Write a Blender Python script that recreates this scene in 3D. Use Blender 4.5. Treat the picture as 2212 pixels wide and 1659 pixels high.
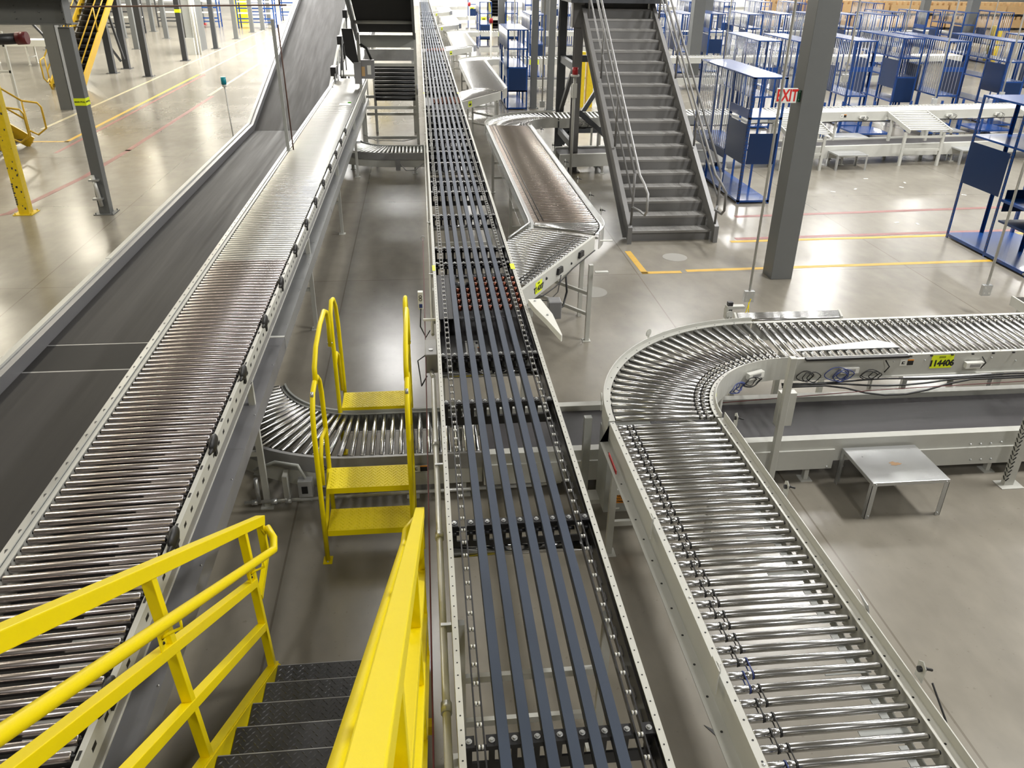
import bpy, math, random
from mathutils import Vector, Matrix
random.seed(7)
D = bpy.data
for o in list(D.objects): D.objects.remove(o)
SC = bpy.context.scene; COL = SC.collection
PI = math.pi
# ---------------------------------------------------------------- camera
CH = 4.2
F = 1739.0
RT = Vector((0.99444603, -0.10433204, 0.01385357))      # camera right in world axes
DN = Vector((-0.03613608, -0.46209164, -0.88609565))    # camera down
FW = Vector((0.09884979, 0.88067368, -0.46329535))      # camera forward
cam = D.cameras.new('camera'); camo = D.objects.new('camera', cam); COL.objects.link(camo)
cam.sensor_width = 36; cam.lens = F / 2212 * 36; cam.clip_end = 400; cam.clip_start = 0.05
M = Matrix((( RT[0], -DN[0], -FW[0], 0), (RT[1], -DN[1], -FW[1], 0), (RT[2], -DN[2], -FW[2], CH), (0, 0, 0, 1)))
camo.matrix_world = M
SC.camera = camo
# ---------------------------------------------------------------- light
SC.view_settings.view_transform = 'Standard'; SC.view_settings.look = 'None'
SC.view_settings.gamma = 1; SC.view_settings.use_curve_mapping = False
SC.view_settings.exposure = 0.0
w = D.worlds.new('world'); SC.world = w; w.use_nodes = True
w.node_tree.nodes['Background'].inputs[0].default_value = (0.9, 0.93, 1, 1)
w.node_tree.nodes['Background'].inputs[1].default_value = 0.03
def lamp(x, y, z, sx, sy, e, col=(1, 1, 1)):
    l = D.lights.new('bay_and_fill', 'AREA'); l.shape = 'RECTANGLE'; l.size = sx; l.size_y = sy
    l.energy = e; l.color = col
    o = D.objects.new('bay_and_fill_light', l); COL.objects.link(o); o.location = (x, y, z)
def uplamp(x, y, z, e, col):  # added upward lamps that brighten the roof deck
    lamp(x, y, z, 1.2, 2.6, e, col); COL.objects[-1].rotation_euler = (PI, 0, 0)
WARM = (1, .93, .76); COOL = (1, .985, .96)
# rows of linear high bay lamps hung under the roof
for y in (4, 14, 24, 34, 46, 58, 72, 86):
    for x in (8.5, 19, 31, 43):
        lamp(x, y + 1.5, 9.6, 1.0, 2.6, 1020 if y < 20 else 620, COOL)
        if y > 30: uplamp(x, y + 1.5, 9.7, 420, COOL)
for y in (8, 20, 32, 44, 58, 72):
    for x in (-9.5, -18, -27):
        lamp(x, y, 9.2, 1.0, 2.6, 400 if y < 40 else 380, WARM)
        if y > 30: uplamp(x, y, 9.4, 220, WARM)
for x, y in ((-7.3, 43), (-7.3, 54), (-7.3, 65), (-7.3, 76), (1.8, 52), (1.8, 66), (1.8, 80)):  # wide strips added so the far rollers mirror bright light
    lamp(x, y, 9.6, 3.8 if x < 0 else 1.8, 10, 3500 if x < 0 else 700, COOL); uplamp(x, y, 9.7, 300, COOL)
lamp(-0.5, 12.5, 8.6, .5, 2.4, 120, COOL)
lamp(-2.9, -3, 8.6, .6, 2.6, 230, COOL)
lamp(3.4, -3.5, 8.6, .8, 2.6, 330, COOL)

for x in (-14, 6, 22, 38): lamp(x, 91, 9.4, 2.0, 3.0, 1500, COOL)  # added lamps that light the far wall for glare on racks and floor
for y in (31, 40): lamp(-1.3, y, 9.6, 1.5, 7, 800, COOL)  # strips added to reflect as a bright band on the centre floor
# ---------------------------------------------------------------- materials
def mat(name, col, rough=.5, metal=0., var=0., vscale=6., bump=0., bscale=60., rvar=0., coat=0., emit=None, stretch=None, spec=None):
    m = D.materials.new(name); m.use_nodes = True; nt = m.node_tree; N = nt.nodes; L = nt.links
    b = N['Principled BSDF']
    c = (*col, 1)
    b.inputs['Base Color'].default_value = c; b.inputs['Roughness'].default_value = rough
    b.inputs['Metallic'].default_value = metal; b.inputs['Coat Weight'].default_value = coat
    if spec is not None: b.inputs['Specular IOR Level'].default_value = spec
    if emit:
        b.inputs['Emission Color'].default_value = c; b.inputs['Emission Strength'].default_value = emit
    if var or rvar or bump:
        tc = N.new('ShaderNodeTexCoord'); mp = N.new('ShaderNodeMapping'); L.new(tc.outputs['Object'], mp.inputs[0])
        if stretch: mp.inputs['Scale'].default_value = stretch
        nz = N.new('ShaderNodeTexNoise'); nz.inputs['Scale'].default_value = vscale; nz.inputs['Detail'].default_value = 6
        nz.inputs['Roughness'].default_value = .65
        L.new(mp.outputs[0], nz.inputs['Vector'])
        if var:
            mx = N.new('ShaderNodeMix'); mx.data_type = 'RGBA'
            mx.inputs[6].default_value = (*[v * (1 - var) for v in col], 1)
            mx.inputs[7].default_value = (*[min(1, v * (1 + var)) for v in col], 1)
            L.new(nz.outputs['Fac'], mx.inputs[0]); L.new(mx.outputs[2], b.inputs['Base Color'])
        if rvar:
            mr = N.new('ShaderNodeMapRange'); mr.inputs[1].default_value = .3; mr.inputs[2].default_value = .7
            mr.inputs[3].default_value = max(.02, rough - rvar); mr.inputs[4].default_value = rough + rvar
            L.new(nz.outputs['Fac'], mr.inputs[0]); L.new(mr.outputs[0], b.inputs['Roughness'])
        if bump:
            n2 = N.new('ShaderNodeTexNoise'); n2.inputs['Scale'].default_value = bscale
            L.new(mp.outputs[0], n2.inputs['Vector'])
            bp = N.new('ShaderNodeBump'); bp.inputs['Strength'].default_value = bump; bp.inputs['Distance'].default_value = .01
            L.new(n2.outputs['Fac'], bp.inputs['Height']); L.new(bp.outputs[0], b.inputs['Normal'])
    return m
MT = {}
MT['chrome'] = mat('roller_steel', (.52, .52, .52), .2, 1)
MT['chrome_pink'] = mat('worn_roller_steel', (.56, .51, .505), .25, 1, .05, 2)
MT['chrome_bronze'] = mat('brown_tinted_roller_steel', (.40, .35, .31), .22, 1, .08, 2)
MT['chrome_lit'] = mat('lit_roller_steel', (.80, .80, .78), .3, 1)  # paler roller steel: lamp glare on the far rollers put into the colour
MT['black'] = mat('black_rubber', (.012, .012, .013), .45)
MT['blackmetal'] = mat('black_painted_steel', (.012, .012, .014), .38, 0, coat=.2)
MT['rail'] = mat('pale_grey_powder_coat', (.50, .50, .46), .42, 0, .12, 4, rvar=.05)
MT['railgrey'] = mat('grey_powder_coat', (.36, .37, .35), .42, 0, .1, 5)
MT['zinc'] = mat('galvanised_steel', (.52, .53, .53), .32, .7, .07, 6, rvar=.05)
MT['zincdull'] = mat('dull_galvanised_steel', (.36, .36, .36), .5, .6, .18, 9)
MT['guard'] = mat('guard_grey_steel', (.27, .27, .28), .38, .35, .06, 3)
MT['belt'] = mat('conveyor_belt_rubber', (.040, .038, .037), .66, 0, .25, 2.5, stretch=(5, .12, 1), rvar=.08, spec=.25)  # stretched noise paints lengthwise highlight streaks into the belt colour
MT['beltdark'] = mat('dark_belt_rubber', (.022, .021, .02), .65, 0, .15, 3, spec=.25)
MT['beltlow'] = mat('lower_belt_rubber', (.055, .052, .055), .5, 0, .2, 4, stretch=(.4, 3, 1), spec=.35)
MT['strip'] = mat('blue_grey_drive_belt', (.036, .050, .080), .5, 0, .08, 3, spec=.35)
MT['stripside'] = mat('belt_guide_black', (.015, .02, .03), .5)
MT['yellow'] = mat('yellow_enamel', (.86, .69, .0), .4, 0, .06, 3, bump=.04, bscale=300, spec=.3)
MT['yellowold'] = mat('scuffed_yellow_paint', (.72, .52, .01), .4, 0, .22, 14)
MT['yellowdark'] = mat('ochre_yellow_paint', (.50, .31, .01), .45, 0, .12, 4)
MT['tread'] = mat('black_diamond_plate', (.035, .035, .037), .4, .3, .25, 5)
MT['grey'] = mat('slate_grey_paint', (.125, .13, .128), .42, 0, .08, 3)
MT['greydark'] = mat('dark_slate_paint', (.045, .048, .053), .45, 0, .08, 3)
MT['stairgrey'] = mat('stair_grey_paint', (.16, .158, .155), .45, 0, .12, 4)
MT['stairtread'] = mat('stair_tread_grey', (.27, .265, .255), .4, .1, .12, 14)
MT['pipe'] = mat('conduit_steel', (.56, .56, .53), .38, .35, .1, 20)
MT['blue'] = mat('rack_blue_enamel', (.006, .05, .22), .26, 0, .1, 2, coat=.3)
MT['bluedark'] = mat('rack_dark_blue_enamel', (.003, .022, .085), .3, 0, .1, 2)
MT['rod'] = mat('zinc_rod', (.62, .63, .66), .3, .7)
MT['white'] = mat('white_plastic', (.75, .75, .70), .45)
MT['tag'] = mat('fluorescent_yellow_label', (.78, .90, .01), .5)
MT['ink'] = mat('black_ink', (.01, .01, .01), .6)
MT['red'] = mat('red_enamel', (.42, .012, .015), .4)
MT['orange'] = mat('orange_label', (.86, .30, .01), .5)
MT['cyan'] = mat('cyan_lens', (.01, .30, .38), .25)
MT['bronze'] = mat('red_brown_wheel', (.30, .10, .06), .25, .6)
MT['card'] = mat('corrugated_card', (.55, .36, .17), .8, 0, .15, 3)
MT['ply'] = mat('grease_stain', (.35, .22, .12), .7)
MT['rope'] = mat('red_pull_cord', (.09, .012, .012), .6)
MT['bluecable'] = mat('blue_cable', (.02, .04, .18), .5)
MT['clear'] = None
m = mat('clear_polycarbonate', (.9, .92, .92), .06); m.node_tree.nodes['Principled BSDF'].inputs['Transmission Weight'].default_value = 1
m.node_tree.nodes['Principled BSDF'].inputs['IOR'].default_value = 1.04; MT['clear'] = m
MT['lineyellow'] = mat('yellow_floor_paint', (.56, .34, .03), .4, 0, .25, 8)
MT['linepale'] = mat('faded_yellow_floor_paint', (.40, .35, .22), .35, 0, .25, 3)
MT['linered'] = mat('faded_red_floor_paint', (.27, .11, .10), .35, 0, .3, 6)
MT['rustpipe'] = mat('rusty_pipe', (.10, .05, .035), .6)
MT['zincwhite'] = mat('bright_zinc', (.55, .55, .53), .3, .3)
MT['darkred'] = mat('dark_red_enamel', (.13, .01, .012), .4)
MT['lug'] = mat('worn_plate_lug', (.09, .09, .095), .3, .5)
MT['wall'] = mat('far_wall_panel', (.72, .72, .70), .7)
MT['ceil'] = mat('roof_deck', (.70, .70, .68), .8)
# polished concrete
m = D.materials.new('polished_concrete'); m.use_nodes = True; nt = m.node_tree; N = nt.nodes; L = nt.links; b = N['Principled BSDF']
tc = N.new('ShaderNodeTexCoord')
def noise(scale, det=6, ro=.6, st=None):
    mp = N.new('ShaderNodeMapping'); L.new(tc.outputs['Object'], mp.inputs[0])
    if st: mp.inputs['Scale'].default_value = st
    n = N.new('ShaderNodeTexNoise'); n.inputs['Scale'].default_value = scale; n.inputs['Detail'].default_value = det
    n.inputs['Roughness'].default_value = ro; L.new(mp.outputs[0], n.inputs['Vector']); return n
def ramp(src, a, b_, p0=.3, p1=.7):
    r = N.new('ShaderNodeValToRGB'); r.color_ramp.elements[0].position = p0; r.color_ramp.elements[1].position = p1
    r.color_ramp.elements[0].color = (*a, 1); r.color_ramp.elements[1].color = (*b_, 1); L.new(src, r.inputs[0]); return r
r1 = ramp(noise(.55).outputs['Fac'], (.20, .182, .148), (.285, .263, .218), .25, .75)
r2 = ramp(noise(5, 3, .5, (1, .5, 1)).outputs['Fac'], (.86, .86, .86), (1.05, 1.05, 1.05), .25, .75)
mx = N.new('ShaderNodeMix'); mx.data_type = 'RGBA'; mx.blend_type = 'MULTIPLY'; mx.inputs[0].default_value = 1
L.new(r1.outputs[0], mx.inputs[6]); L.new(r2.outputs[0], mx.inputs[7])
sp = ramp(noise(24, 3, .5).outputs['Fac'], (.55, .5, .45), (1, 1, 1), .27, .33)
mx2 = N.new('ShaderNodeMix'); mx2.data_type = 'RGBA'; mx2.blend_type = 'MULTIPLY'; mx2.inputs[0].default_value = .35
L.new(mx.outputs[2], mx2.inputs[6]); L.new(sp.outputs[0], mx2.inputs[7])
# saw cut joints
br = N.new('ShaderNodeTexBrick'); br.offset = 0; br.inputs['Scale'].default_value = 1
br.inputs['Brick Width'].default_value = 4.4; br.inputs['Row Height'].default_value = 4.4; br.inputs['Mortar Size'].default_value = .009
br.inputs['Mortar Smooth'].default_value = .2
br.inputs['Color1'].default_value = (1, 1, 1, 1); br.inputs['Color2'].default_value = (.93, .93, .93, 1); br.inputs['Mortar'].default_value = (.66, .64, .6, 1)
mp = N.new('ShaderNodeMapping'); mp.inputs['Location'].default_value = (1.2, 1.75, 0); L.new(tc.outputs['Object'], mp.inputs[0]); L.new(mp.outputs[0], br.inputs['Vector'])
mx3 = N.new('ShaderNodeMix'); mx3.data_type = 'RGBA'; mx3.blend_type = 'MULTIPLY'; mx3.inputs[0].default_value = 1
L.new(mx2.outputs[2], mx3.inputs[6]); L.new(br.outputs['Color'], mx3.inputs[7]); L.new(mx3.outputs[2], b.inputs['Base Color'])
rr = ramp(noise(.7, 3, .5).outputs['Fac'], (.19, .19, .19), (.262, .262, .262), .2, .8); L.new(rr.outputs[0], b.inputs['Roughness'])
b.inputs['IOR'].default_value = 1.6
bp = N.new('ShaderNodeBump'); bp.inputs['Strength'].default_value = .0; bp.inputs['Distance'].default_value = .01
L.new(noise(2.2, 4, .6).outputs['Fac'], bp.inputs['Height']); L.new(bp.outputs[0], b.inputs['Normal'])
MT['floor'] = m

# ---------------------------------------------------------------- mesh helpers
V = Vector
class MB:
    def __init__(s): s.v = []; s.f = []; s.mi = []; s.sm = []; s.m = 0
    def face(s, idx, smooth=False): s.f.append(idx); s.mi.append(s.m); s.sm.append(smooth)
    def add(s, pts): n = len(s.v); s.v += [tuple(p) for p in pts]; return n
    def box(s, c, d, R=None):
        c = V(c); x, y, z = d[0] / 2, d[1] / 2, d[2] / 2
        P = [V((i, j, k)) for i in (-x, x) for j in (-y, y) for k in (-z, z)]
        if R is not None: P = [R @ p for p in P]
        n = s.add([c + p for p in P])
        for q in ((0, 1, 3, 2), (4, 6, 7, 5), (0, 4, 5, 1), (2, 3, 7, 6), (0, 2, 6, 4), (1, 5, 7, 3)): s.face([n + i for i in q])
        return s
    def b2(s, a, b):
        return s.box([(a[i] + b[i]) / 2 for i in range(3)], [abs(b[i] - a[i]) for i in range(3)])
    def bar(s, p, q, w_, h, up=(0, 0, 1), ext=0):
        p = V(p); q = V(q); t = (q - p).normalized(); p = p - t * ext; q = q + t * ext; u = V(up)
        if abs(t.dot(u)) > .98: u = V((0, 1, 0))
        r = t.cross(u).normalized(); u = r.cross(t)
        n = s.add([a + r * i * w_ / 2 + u * j * h / 2 for a in (p, q) for i, j in ((-1, -1), (1, -1), (1, 1), (-1, 1))])
        for k in range(4): s.face([n + k, n + (k + 1) % 4, n + 4 + (k + 1) % 4, n + 4 + k])
        s.face([n + 3, n + 2, n + 1, n]); s.face([n + 4, n + 5, n + 6, n + 7]); return s
    def tube(s, pts, r, n=8, closed=False, cap=True):
        pts = [V(p) for p in pts]; K = len(pts); rings = []
        prev = None
        for i, p in enumerate(pts):
            a = pts[(i - 1) % K] if (i or closed) else p; b = pts[(i + 1) % K] if (i < K - 1 or closed) else p
            t = (b - a).normalized()
            if prev is None:
                u = t.orthogonal().normalized()
            else:
                u = (prev - t * prev.dot(t)).normalized()
            prev = u; v = t.cross(u)
            rr_ = r[i] if isinstance(r, (list, tuple)) else r
            rings.append(s.add([p + (u * math.cos(2 * PI * k / n) + v * math.sin(2 * PI * k / n)) * rr_ for k in range(n)]))
        for i in range(K if closed else K - 1):
            A = rings[i]; B = rings[(i + 1) % K]
            for k in range(n): s.face([A + k, A + (k + 1) % n, B + (k + 1) % n, B + k], True)
        if cap and not closed:
            s.face([rings[0] + k for k in range(n)][::-1]); s.face([rings[-1] + k for k in range(n)])
        return s
    def cyl(s, p, q, r, n=12): return s.tube([p, q], r, n)
    def lathe(s, prof, n=14, axis='X', o=(0, 0, 0)):
        # prof: (x, r, material) - the material is that of the band that starts there
        o = V(o); rings = []
        for x, r, mi in prof:
            pts = []
            for k in range(n):
                a = 2 * PI * k / n; c, d = math.cos(a) * r, math.sin(a) * r
                pts.append(o + (V((x, c, d)) if axis == 'X' else V((c, d, x))))
            rings.append(s.add(pts))
        for i in range(len(prof) - 1):
            s.m = prof[i][2]
            flat = abs(prof[i][0] - prof[i + 1][0]) < 1e-4
            for k in range(n): s.face([rings[i] + k, rings[i + 1] + k, rings[i + 1] + (k + 1) % n, rings[i] + (k + 1) % n], not flat)
        s.face([rings[0] + k for k in range(n)]); s.face([rings[-1] + k for k in range(n)][::-1]); return s
    def prism(s, poly, vec):
        n = len(poly); a = s.add(poly); b = s.add([V(p) + V(vec) for p in poly])
        s.face([a + i for i in range(n)][::-1]); s.face([b + i for i in range(n)])
        for i in range(n): s.face([a + i, a + (i + 1) % n, b + (i + 1) % n, b + i])
        return s
    def sphere(s, c, r, n=10, m=6, sc=(1, 1, 1)):
        c = V(c); st = []
        for j in range(1, m):
            a = PI * j / m
            st.append(s.add([c + V((math.sin(a) * math.cos(2 * PI * k / n) * sc[0], math.sin(a) * math.sin(2 * PI * k / n) * sc[1], math.cos(a) * sc[2])) * r for k in range(n)]))
        t = s.add([c + V((0, 0, r * sc[2]))]); b = s.add([c - V((0, 0, r * sc[2]))])
        for k in range(n):
            s.face([t, st[0] + k, st[0] + (k + 1) % n], True); s.face([b, st[-1] + (k + 1) % n, st[-1] + k], True)
        for j in range(len(st) - 1):
            for k in range(n): s.face([st[j] + k, st[j + 1] + k, st[j + 1] + (k + 1) % n, st[j] + (k + 1) % n], True)
        return s
    def sweep(s, prof, path, side):
        # prof closed polygon of (u,v): u to the right of travel, v up ; path list of (pos, normal_right)
        K = len(prof); R = []
        for p, nr in path: R.append(s.add([p + nr * (u + side) + V((0, 0, v)) for u, v in prof]))
        for i in range(len(R) - 1):
            for k in range(K): s.face([R[i] + k, R[i] + (k + 1) % K, R[i + 1] + (k + 1) % K, R[i + 1] + k])
        s.face([R[0] + k for k in range(K)][::-1]); s.face([R[-1] + k for k in range(K)]); return s
    def mesh(s, name, mats):
        me = D.meshes.new(name); me.from_pydata(s.v, [], s.f)
        for m_ in (mats if isinstance(mats, (list, tuple)) else [mats]): me.materials.append(MT[m_] if isinstance(m_, str) else m_)
        me.polygons.foreach_set('material_index', s.mi); me.polygons.foreach_set('use_smooth', s.sm)
        me.validate(); me.update(); return me
    def build(s, name, mats, parent=None, bevel=0):
        if parent is not None:
            l = parent_world(parent); s.v = [(a[0] - l[0], a[1] - l[1], a[2] - l[2]) for a in s.v]
        o = D.objects.new(name, s.mesh(name, mats)); COL.objects.link(o)
        if parent is not None: o.parent = parent
        if bevel:
            bv = o.modifiers.new('bevel', 'BEVEL'); bv.width = bevel; bv.segments = 2; bv.limit_method = 'ANGLE'
        return o
def parent_world(o):
    l = V((0, 0, 0))
    while o is not None: l = l + o.location; o = o.parent
    return l
def tag(o, label, cat, group=None):
    o['label'] = label; o['category'] = cat
    if group: o['group'] = group
    return o
def thing(name, label, cat, loc=(0, 0, 0), group=None):
    o = D.objects.new(name, None); COL.objects.link(o); o.location = loc; o.empty_display_size = .1
    return tag(o, label, cat, group)
def struct(o): o['kind'] = 'structure'; return o
def kids(o): return [c for c in COL.objects if c.parent is o]
def copy_tree(o, loc=None, rz=None, label=None, parent=None, ch=None):
    if ch is None:
        ch = {}
        for c in COL.objects: ch.setdefault(c.parent, []).append(c)
    c = o.copy(); COL.objects.link(c)
    if parent is not None: c.parent = parent
    if loc is not None: c.location = loc
    if rz is not None: c.rotation_euler = (0, 0, rz)
    if label: c['label'] = label
    for k in ch.get(o, []): copy_tree(k, parent=c, ch=ch)
    return c
def inst(me, name, parent, loc, rot=None):
    o = D.objects.new(name, me); COL.objects.link(o); o.parent = parent
    o.location = V(loc) - parent_world(parent)
    if rot is not None: o.rotation_euler = rot
    return o
def text(mb, s, size, o, ex, ey, bold=0, align='CENTER', lift=.0015):
    # adds the outline of a line of text as flat lettering at o, ex along, ey up
    cu = D.curves.new('t', 'FONT'); cu.body = s; cu.size = size; cu.align_x = align; cu.align_y = 'CENTER'; cu.offset = bold
    to = D.objects.new('t', cu); COL.objects.link(to)
    dg = bpy.context.evaluated_depsgraph_get(); me = D.meshes.new_from_object(to.evaluated_get(dg))
    ex = V(ex).normalized(); ey = V(ey).normalized(); n = ex.cross(ey); o = V(o) + n * lift
    k = mb.add([o + ex * v.co.x + ey * v.co.y for v in me.vertices])
    for p in me.polygons: mb.face([k + i for i in p.vertices])
    D.objects.remove(to); D.curves.remove(cu); D.meshes.remove(me)
def card(mb, o, ex, ey, w_, h, t=.002):
    ex = V(ex).normalized(); ey = V(ey).normalized(); n = ex.cross(ey); o = V(o)
    mb.prism([o - ex * w_ / 2 - ey * h / 2, o + ex * w_ / 2 - ey * h / 2, o + ex * w_ / 2 + ey * h / 2, o - ex * w_ / 2 + ey * h / 2], n * t)
def lugs(mb, x0, x1, y0, y1, z, p=.032, h=.004):
    # raised lozenges of a chequer plate
    j = 0; y = y0 + p * .5
    while y < y1 - .008:
        x = x0 + p * (.5 if j % 2 else 1.0); i = 0
        while x < x1 - .012:
            a = PI / 4 if (i + j) % 2 else -PI / 4
            c, s_ = math.cos(a), math.sin(a); l, w_ = .0145, .0046
            n = mb.add([(x + c * l, y + s_ * l, z), (x - s_ * w_, y + c * w_, z), (x - c * l, y - s_ * l, z), (x + s_ * w_, y - c * w_, z), (x, y, z + h)])
            for k in range(4): mb.face([n + k, n + (k + 1) % 4, n + 4])
            x += p; i += 1
        y += p * .62; j += 1
def slab(mb, pts, z0, z1):
    mb.prism([(x, y, z0) for x, y in pts], (0, 0, z1 - z0))
# ---------------------------------------------------------------- the hall
o = MB().b2((-46, -22, -.2), (74, 96, 0)).build('floor', 'floor'); struct(o); FLOOR = o
o = MB().b2((-46, -22, 11), (74, 96, 11.2)).build('ceiling', 'ceil'); struct(o)
for nm, a, b_ in (('wall_far', (-46, 96, 0), (74, 96.3, 11)), ('wall_left', (-46.3, -22, 0), (-46, 96, 11)),
                  ('wall_right', (74, -22, 0), (74.3, 96, 11)), ('wall_back', (-46, -22.3, 0), (74, -22, 11))):
    struct(MB().b2(a, b_).build(nm, 'wall'))
def line(name, pts, w_, m_):
    mb = MB()
    for p, q in zip(pts[:-1], pts[1:]):
        p = V((*p, .0015)); q = V((*q, .0015)); mb.bar(p, q, w_, .002, ext=w_ / 2 - .001)
    mb.build(name, m_, FLOOR)
line('yellow_floor_line', [(-10.4, 22.2), (-9.05, 22.16), (-9.0, 36)], .11, 'lineyellow')
line('faded_floor_line', [(-8.97, 36.2), (-8.9, 84)], .11, 'linepale')
line('faded_floor_line', [(-10.35, 24), (-10.3, 84)], .11, 'linepale')
line('red_floor_line', [(-9.4, 14), (-7.62, 15.4), (-7.28, 18.2), (-7.2, 21), (-7.15, 30)], .13, 'linered')
line('worn_red_floor_line', [(-8.8, 20.8), (-8.75, 36)], .10, 'linered')
line('worn_red_floor_line', [(-7.3, 30.2), (-7.2, 62)], .12, 'linepale')
line('yellow_floor_line', [(3.3, 12.5), (3.32, 11.5), (3.85, 11.5)], .1, 'lineyellow')
line('yellow_floor_line', [(4.04, 11.545), (9.15, 11.7)], .1, 'lineyellow')
line('yellow_floor_line', [(5.25, 12.95), (13.5, 13.2)], .1, 'lineyellow')
line('red_floor_line', [(5.4, 13.1), (13.5, 13.42)], .12, 'linered')
line('red_floor_line', [(5.89, 14.46), (13.5, 14.95)], .12, 'linered')
for x, y, r in ((2.35, 10.75, .22), (4.0, 12.2, .2)):
    MB().cyl((x, y, .0002), (x, y, .0022), r, 28).build('floor_cap', mat('cement_patch', (.26, .25, .22), .4), FLOOR)

# ---------------------------------------------------------------- paths and conveyor frames
def straight(p, q, step=.5):
    p = V(p); q = V(q); n = max(1, int((q - p).length / step)); t = (q - p).normalized(); nr = V((t.y, -t.x, 0)).normalized()
    return [(p + (q - p) * i / n, nr.copy()) for i in range(n + 1)]
def arc(c, r, a0, a1, z, n=24):
    # a0..a1 radians round centre c; travelling from a0 to a1
    out = []; sg = 1 if a1 > a0 else -1
    for i in range(n + 1):
        a = a0 + (a1 - a0) * i / n; e = V((math.cos(a), math.sin(a), 0))
        out.append((V((c[0], c[1], z)) + e * r, e * (1 if sg > 0 else -1)))
    return out
def along(path, pitch, start=None):
    s = start if start is not None else pitch / 2; out = []; acc = 0
    for (p, n), (q, n2) in zip(path[:-1], path[1:]):
        d = (q - p).length
        while s <= acc + d:
            t = (s - acc) / d; out.append((p.lerp(q, t), n.lerp(n2, t).normalized())); s += pitch
        acc += d
    return out
ROLLERS = {}
def roller_mesh(kind, L_, r):
    k = (kind, round(L_, 3), r)
    if k in ROLLERS: return ROLLERS[k]
    h = L_ / 2; mb = MB(); ch = 0
    if kind == 'grooved':      # o-ring grooves at the left end
        prof = [(-h - .012, .010, 1), (-h - .001, .010, 1), (-h, r * .93, 0), (-h + .004, r, 0), (-h + .072, r, 0), (-h + .075, r * .86, 1), (-h + .084, r * .86, 1), (-h + .087, r, 0),
                (-h + .118, r, 0), (-h + .121, r * .86, 1), (-h + .130, r * .86, 1), (-h + .133, r, 0), (h - .004, r, 0), (h, r * .9, 1), (h + .001, .010, 1), (h + .012, .010, 1)]
    elif kind == 'curve':      # tapered
        prof = [(-h - .012, .009, 1), (-h - .001, .009, 1), (-h, r * 1.12, 0), (h - .12, r * .93, 0), (h - .117, r * .76, 1), (h - .107, r * .76, 1), (h - .104, r * .92, 0),
                (h - .07, r * .9, 0), (h - .067, r * .76, 1), (h - .057, r * .76, 1), (h - .054, r * .9, 0), (h, r * .88, 1), (h + .001, .009, 1), (h + .012, .009, 1)]
    else:
        prof = [(-h - .012, .008, 1), (-h - .001, .008, 1), (-h, r * .9, 0), (-h + .004, r, 0), (h - .004, r, 0), (h, r * .9, 1), (h + .001, .008, 1), (h + .012, .008, 1)]
    mb.lathe(prof, 18 if kind != 'far' else 8)
    metal = {'plain_pink': 'chrome_pink', 'plain_lit': 'chrome_lit', 'far': 'chrome_lit', 'plain_brown': 'chrome_bronze'}.get(kind, 'chrome')
    me = mb.mesh('roller', [metal, 'black']); ROLLERS[k] = me; return me
def rollers(parent, pts, kind, L_, r, dz, cap=100, skew=None, flip=False, bands=False):
    me = roller_mesh(kind, L_, r); rest = MB(); bm = None
    for i, (p, n) in enumerate(pts):
        a = math.atan2(n.y, n.x) + (PI if flip else 0) + (skew(p) if skew else 0)
        c = p + V((0, 0, dz))
        if i < cap:
            o = inst(me, 'roller', parent, c, (random.uniform(0, 6.28) * 0, 0, a))
            o.rotation_euler = (0, 0, a)
            if bands and i + 1 < len(pts):
                bl = 13 < i < 17 or i in (22, 23); key = ('band', kind, i % 2, round((pts[i + 1][0] - p).length, 2), bl)
                if key not in ROLLERS:
                    d = (pts[i + 1][0] - p).length * (-1 if flip else 1); h = L_ / 2; x = -h + (.0795 if i % 2 == 0 else .1255); b_ = MB()
                    rr_ = r * .93
                    loop = [(x, math.cos(t) * -rr_ * (1 if d > 0 else -1), math.sin(t) * rr_) for t in [PI / 2 * k / 4 - PI / 2 for k in range(0, 9)]]
                    loop += [(x, d + math.cos(t) * rr_ * (1 if d > 0 else -1), math.sin(t) * rr_) for t in [PI / 2 - PI / 2 * k / 4 for k in range(0, 9)]]
                    b_.tube(loop, .0035, 5, closed=True); ROLLERS[key] = b_.mesh('drive_band', 'bluecable' if bl else 'black')
                bo = D.objects.new('drive_band', ROLLERS[key]); COL.objects.link(bo); bo.parent = o
        else:
            R = Matrix.Rotation(a, 3, 'Z'); k = rest.add([c + R @ v.co for v in me.vertices])
            for pl in me.polygons:
                rest.m = pl.material_index; rest.face([k + j for j in pl.vertices], pl.use_smooth)
    if rest.v:
        o = rest.build('roller', [me.materials[0], me.materials[1]], parent); o['kind'] = 'stuff'
C_IN = [(-.004, 0), (-.004, -.20), (-.075, -.20), (-.075, -.192), (-.010, -.192), (-.010, -.006), (-.036, -.006), (-.036, 0)]   # channel, lip outwards below
FLANGE_L = [(0, .0), (0, -.006), (-.034, -.006), (-.034, -.17), (-.105, -.17), (-.105, -.176), (-.040, -.176), (-.040, 0)]
FLANGE_R = [(0, 0), (.042, 0), (.042, .028), (.048, .028), (.048, -.19), (.02, -.19), (.02, -.184), (.042, -.184), (.042, -.006), (0, -.006)]
FLANGE_RN = [(0, 0), (.042, 0), (.042, -.20), (.02, -.20), (.02, -.194), (.036, -.194), (.036, -.006), (0, -.006)]
GUARD_R = [(0, 0), (.05, 0), (.05, .05), (.056, .05), (.056, -.19), (.05, -.19), (.05, -.006), (0, -.006)]
def mirror(pr): return [(-u, v) for u, v in pr][::-1]
def holes(parent, path, side, z, pitch, r=.0055, name='bolt_hole', m_='ink'):
    mb = MB()
    for p, n in along(path, pitch):
        c = p + n * side + V((0, 0, z)); mb.cyl(c, c + V((0, 0, .0012)), r, 8)
    mb.build(name, m_, parent)
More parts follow.
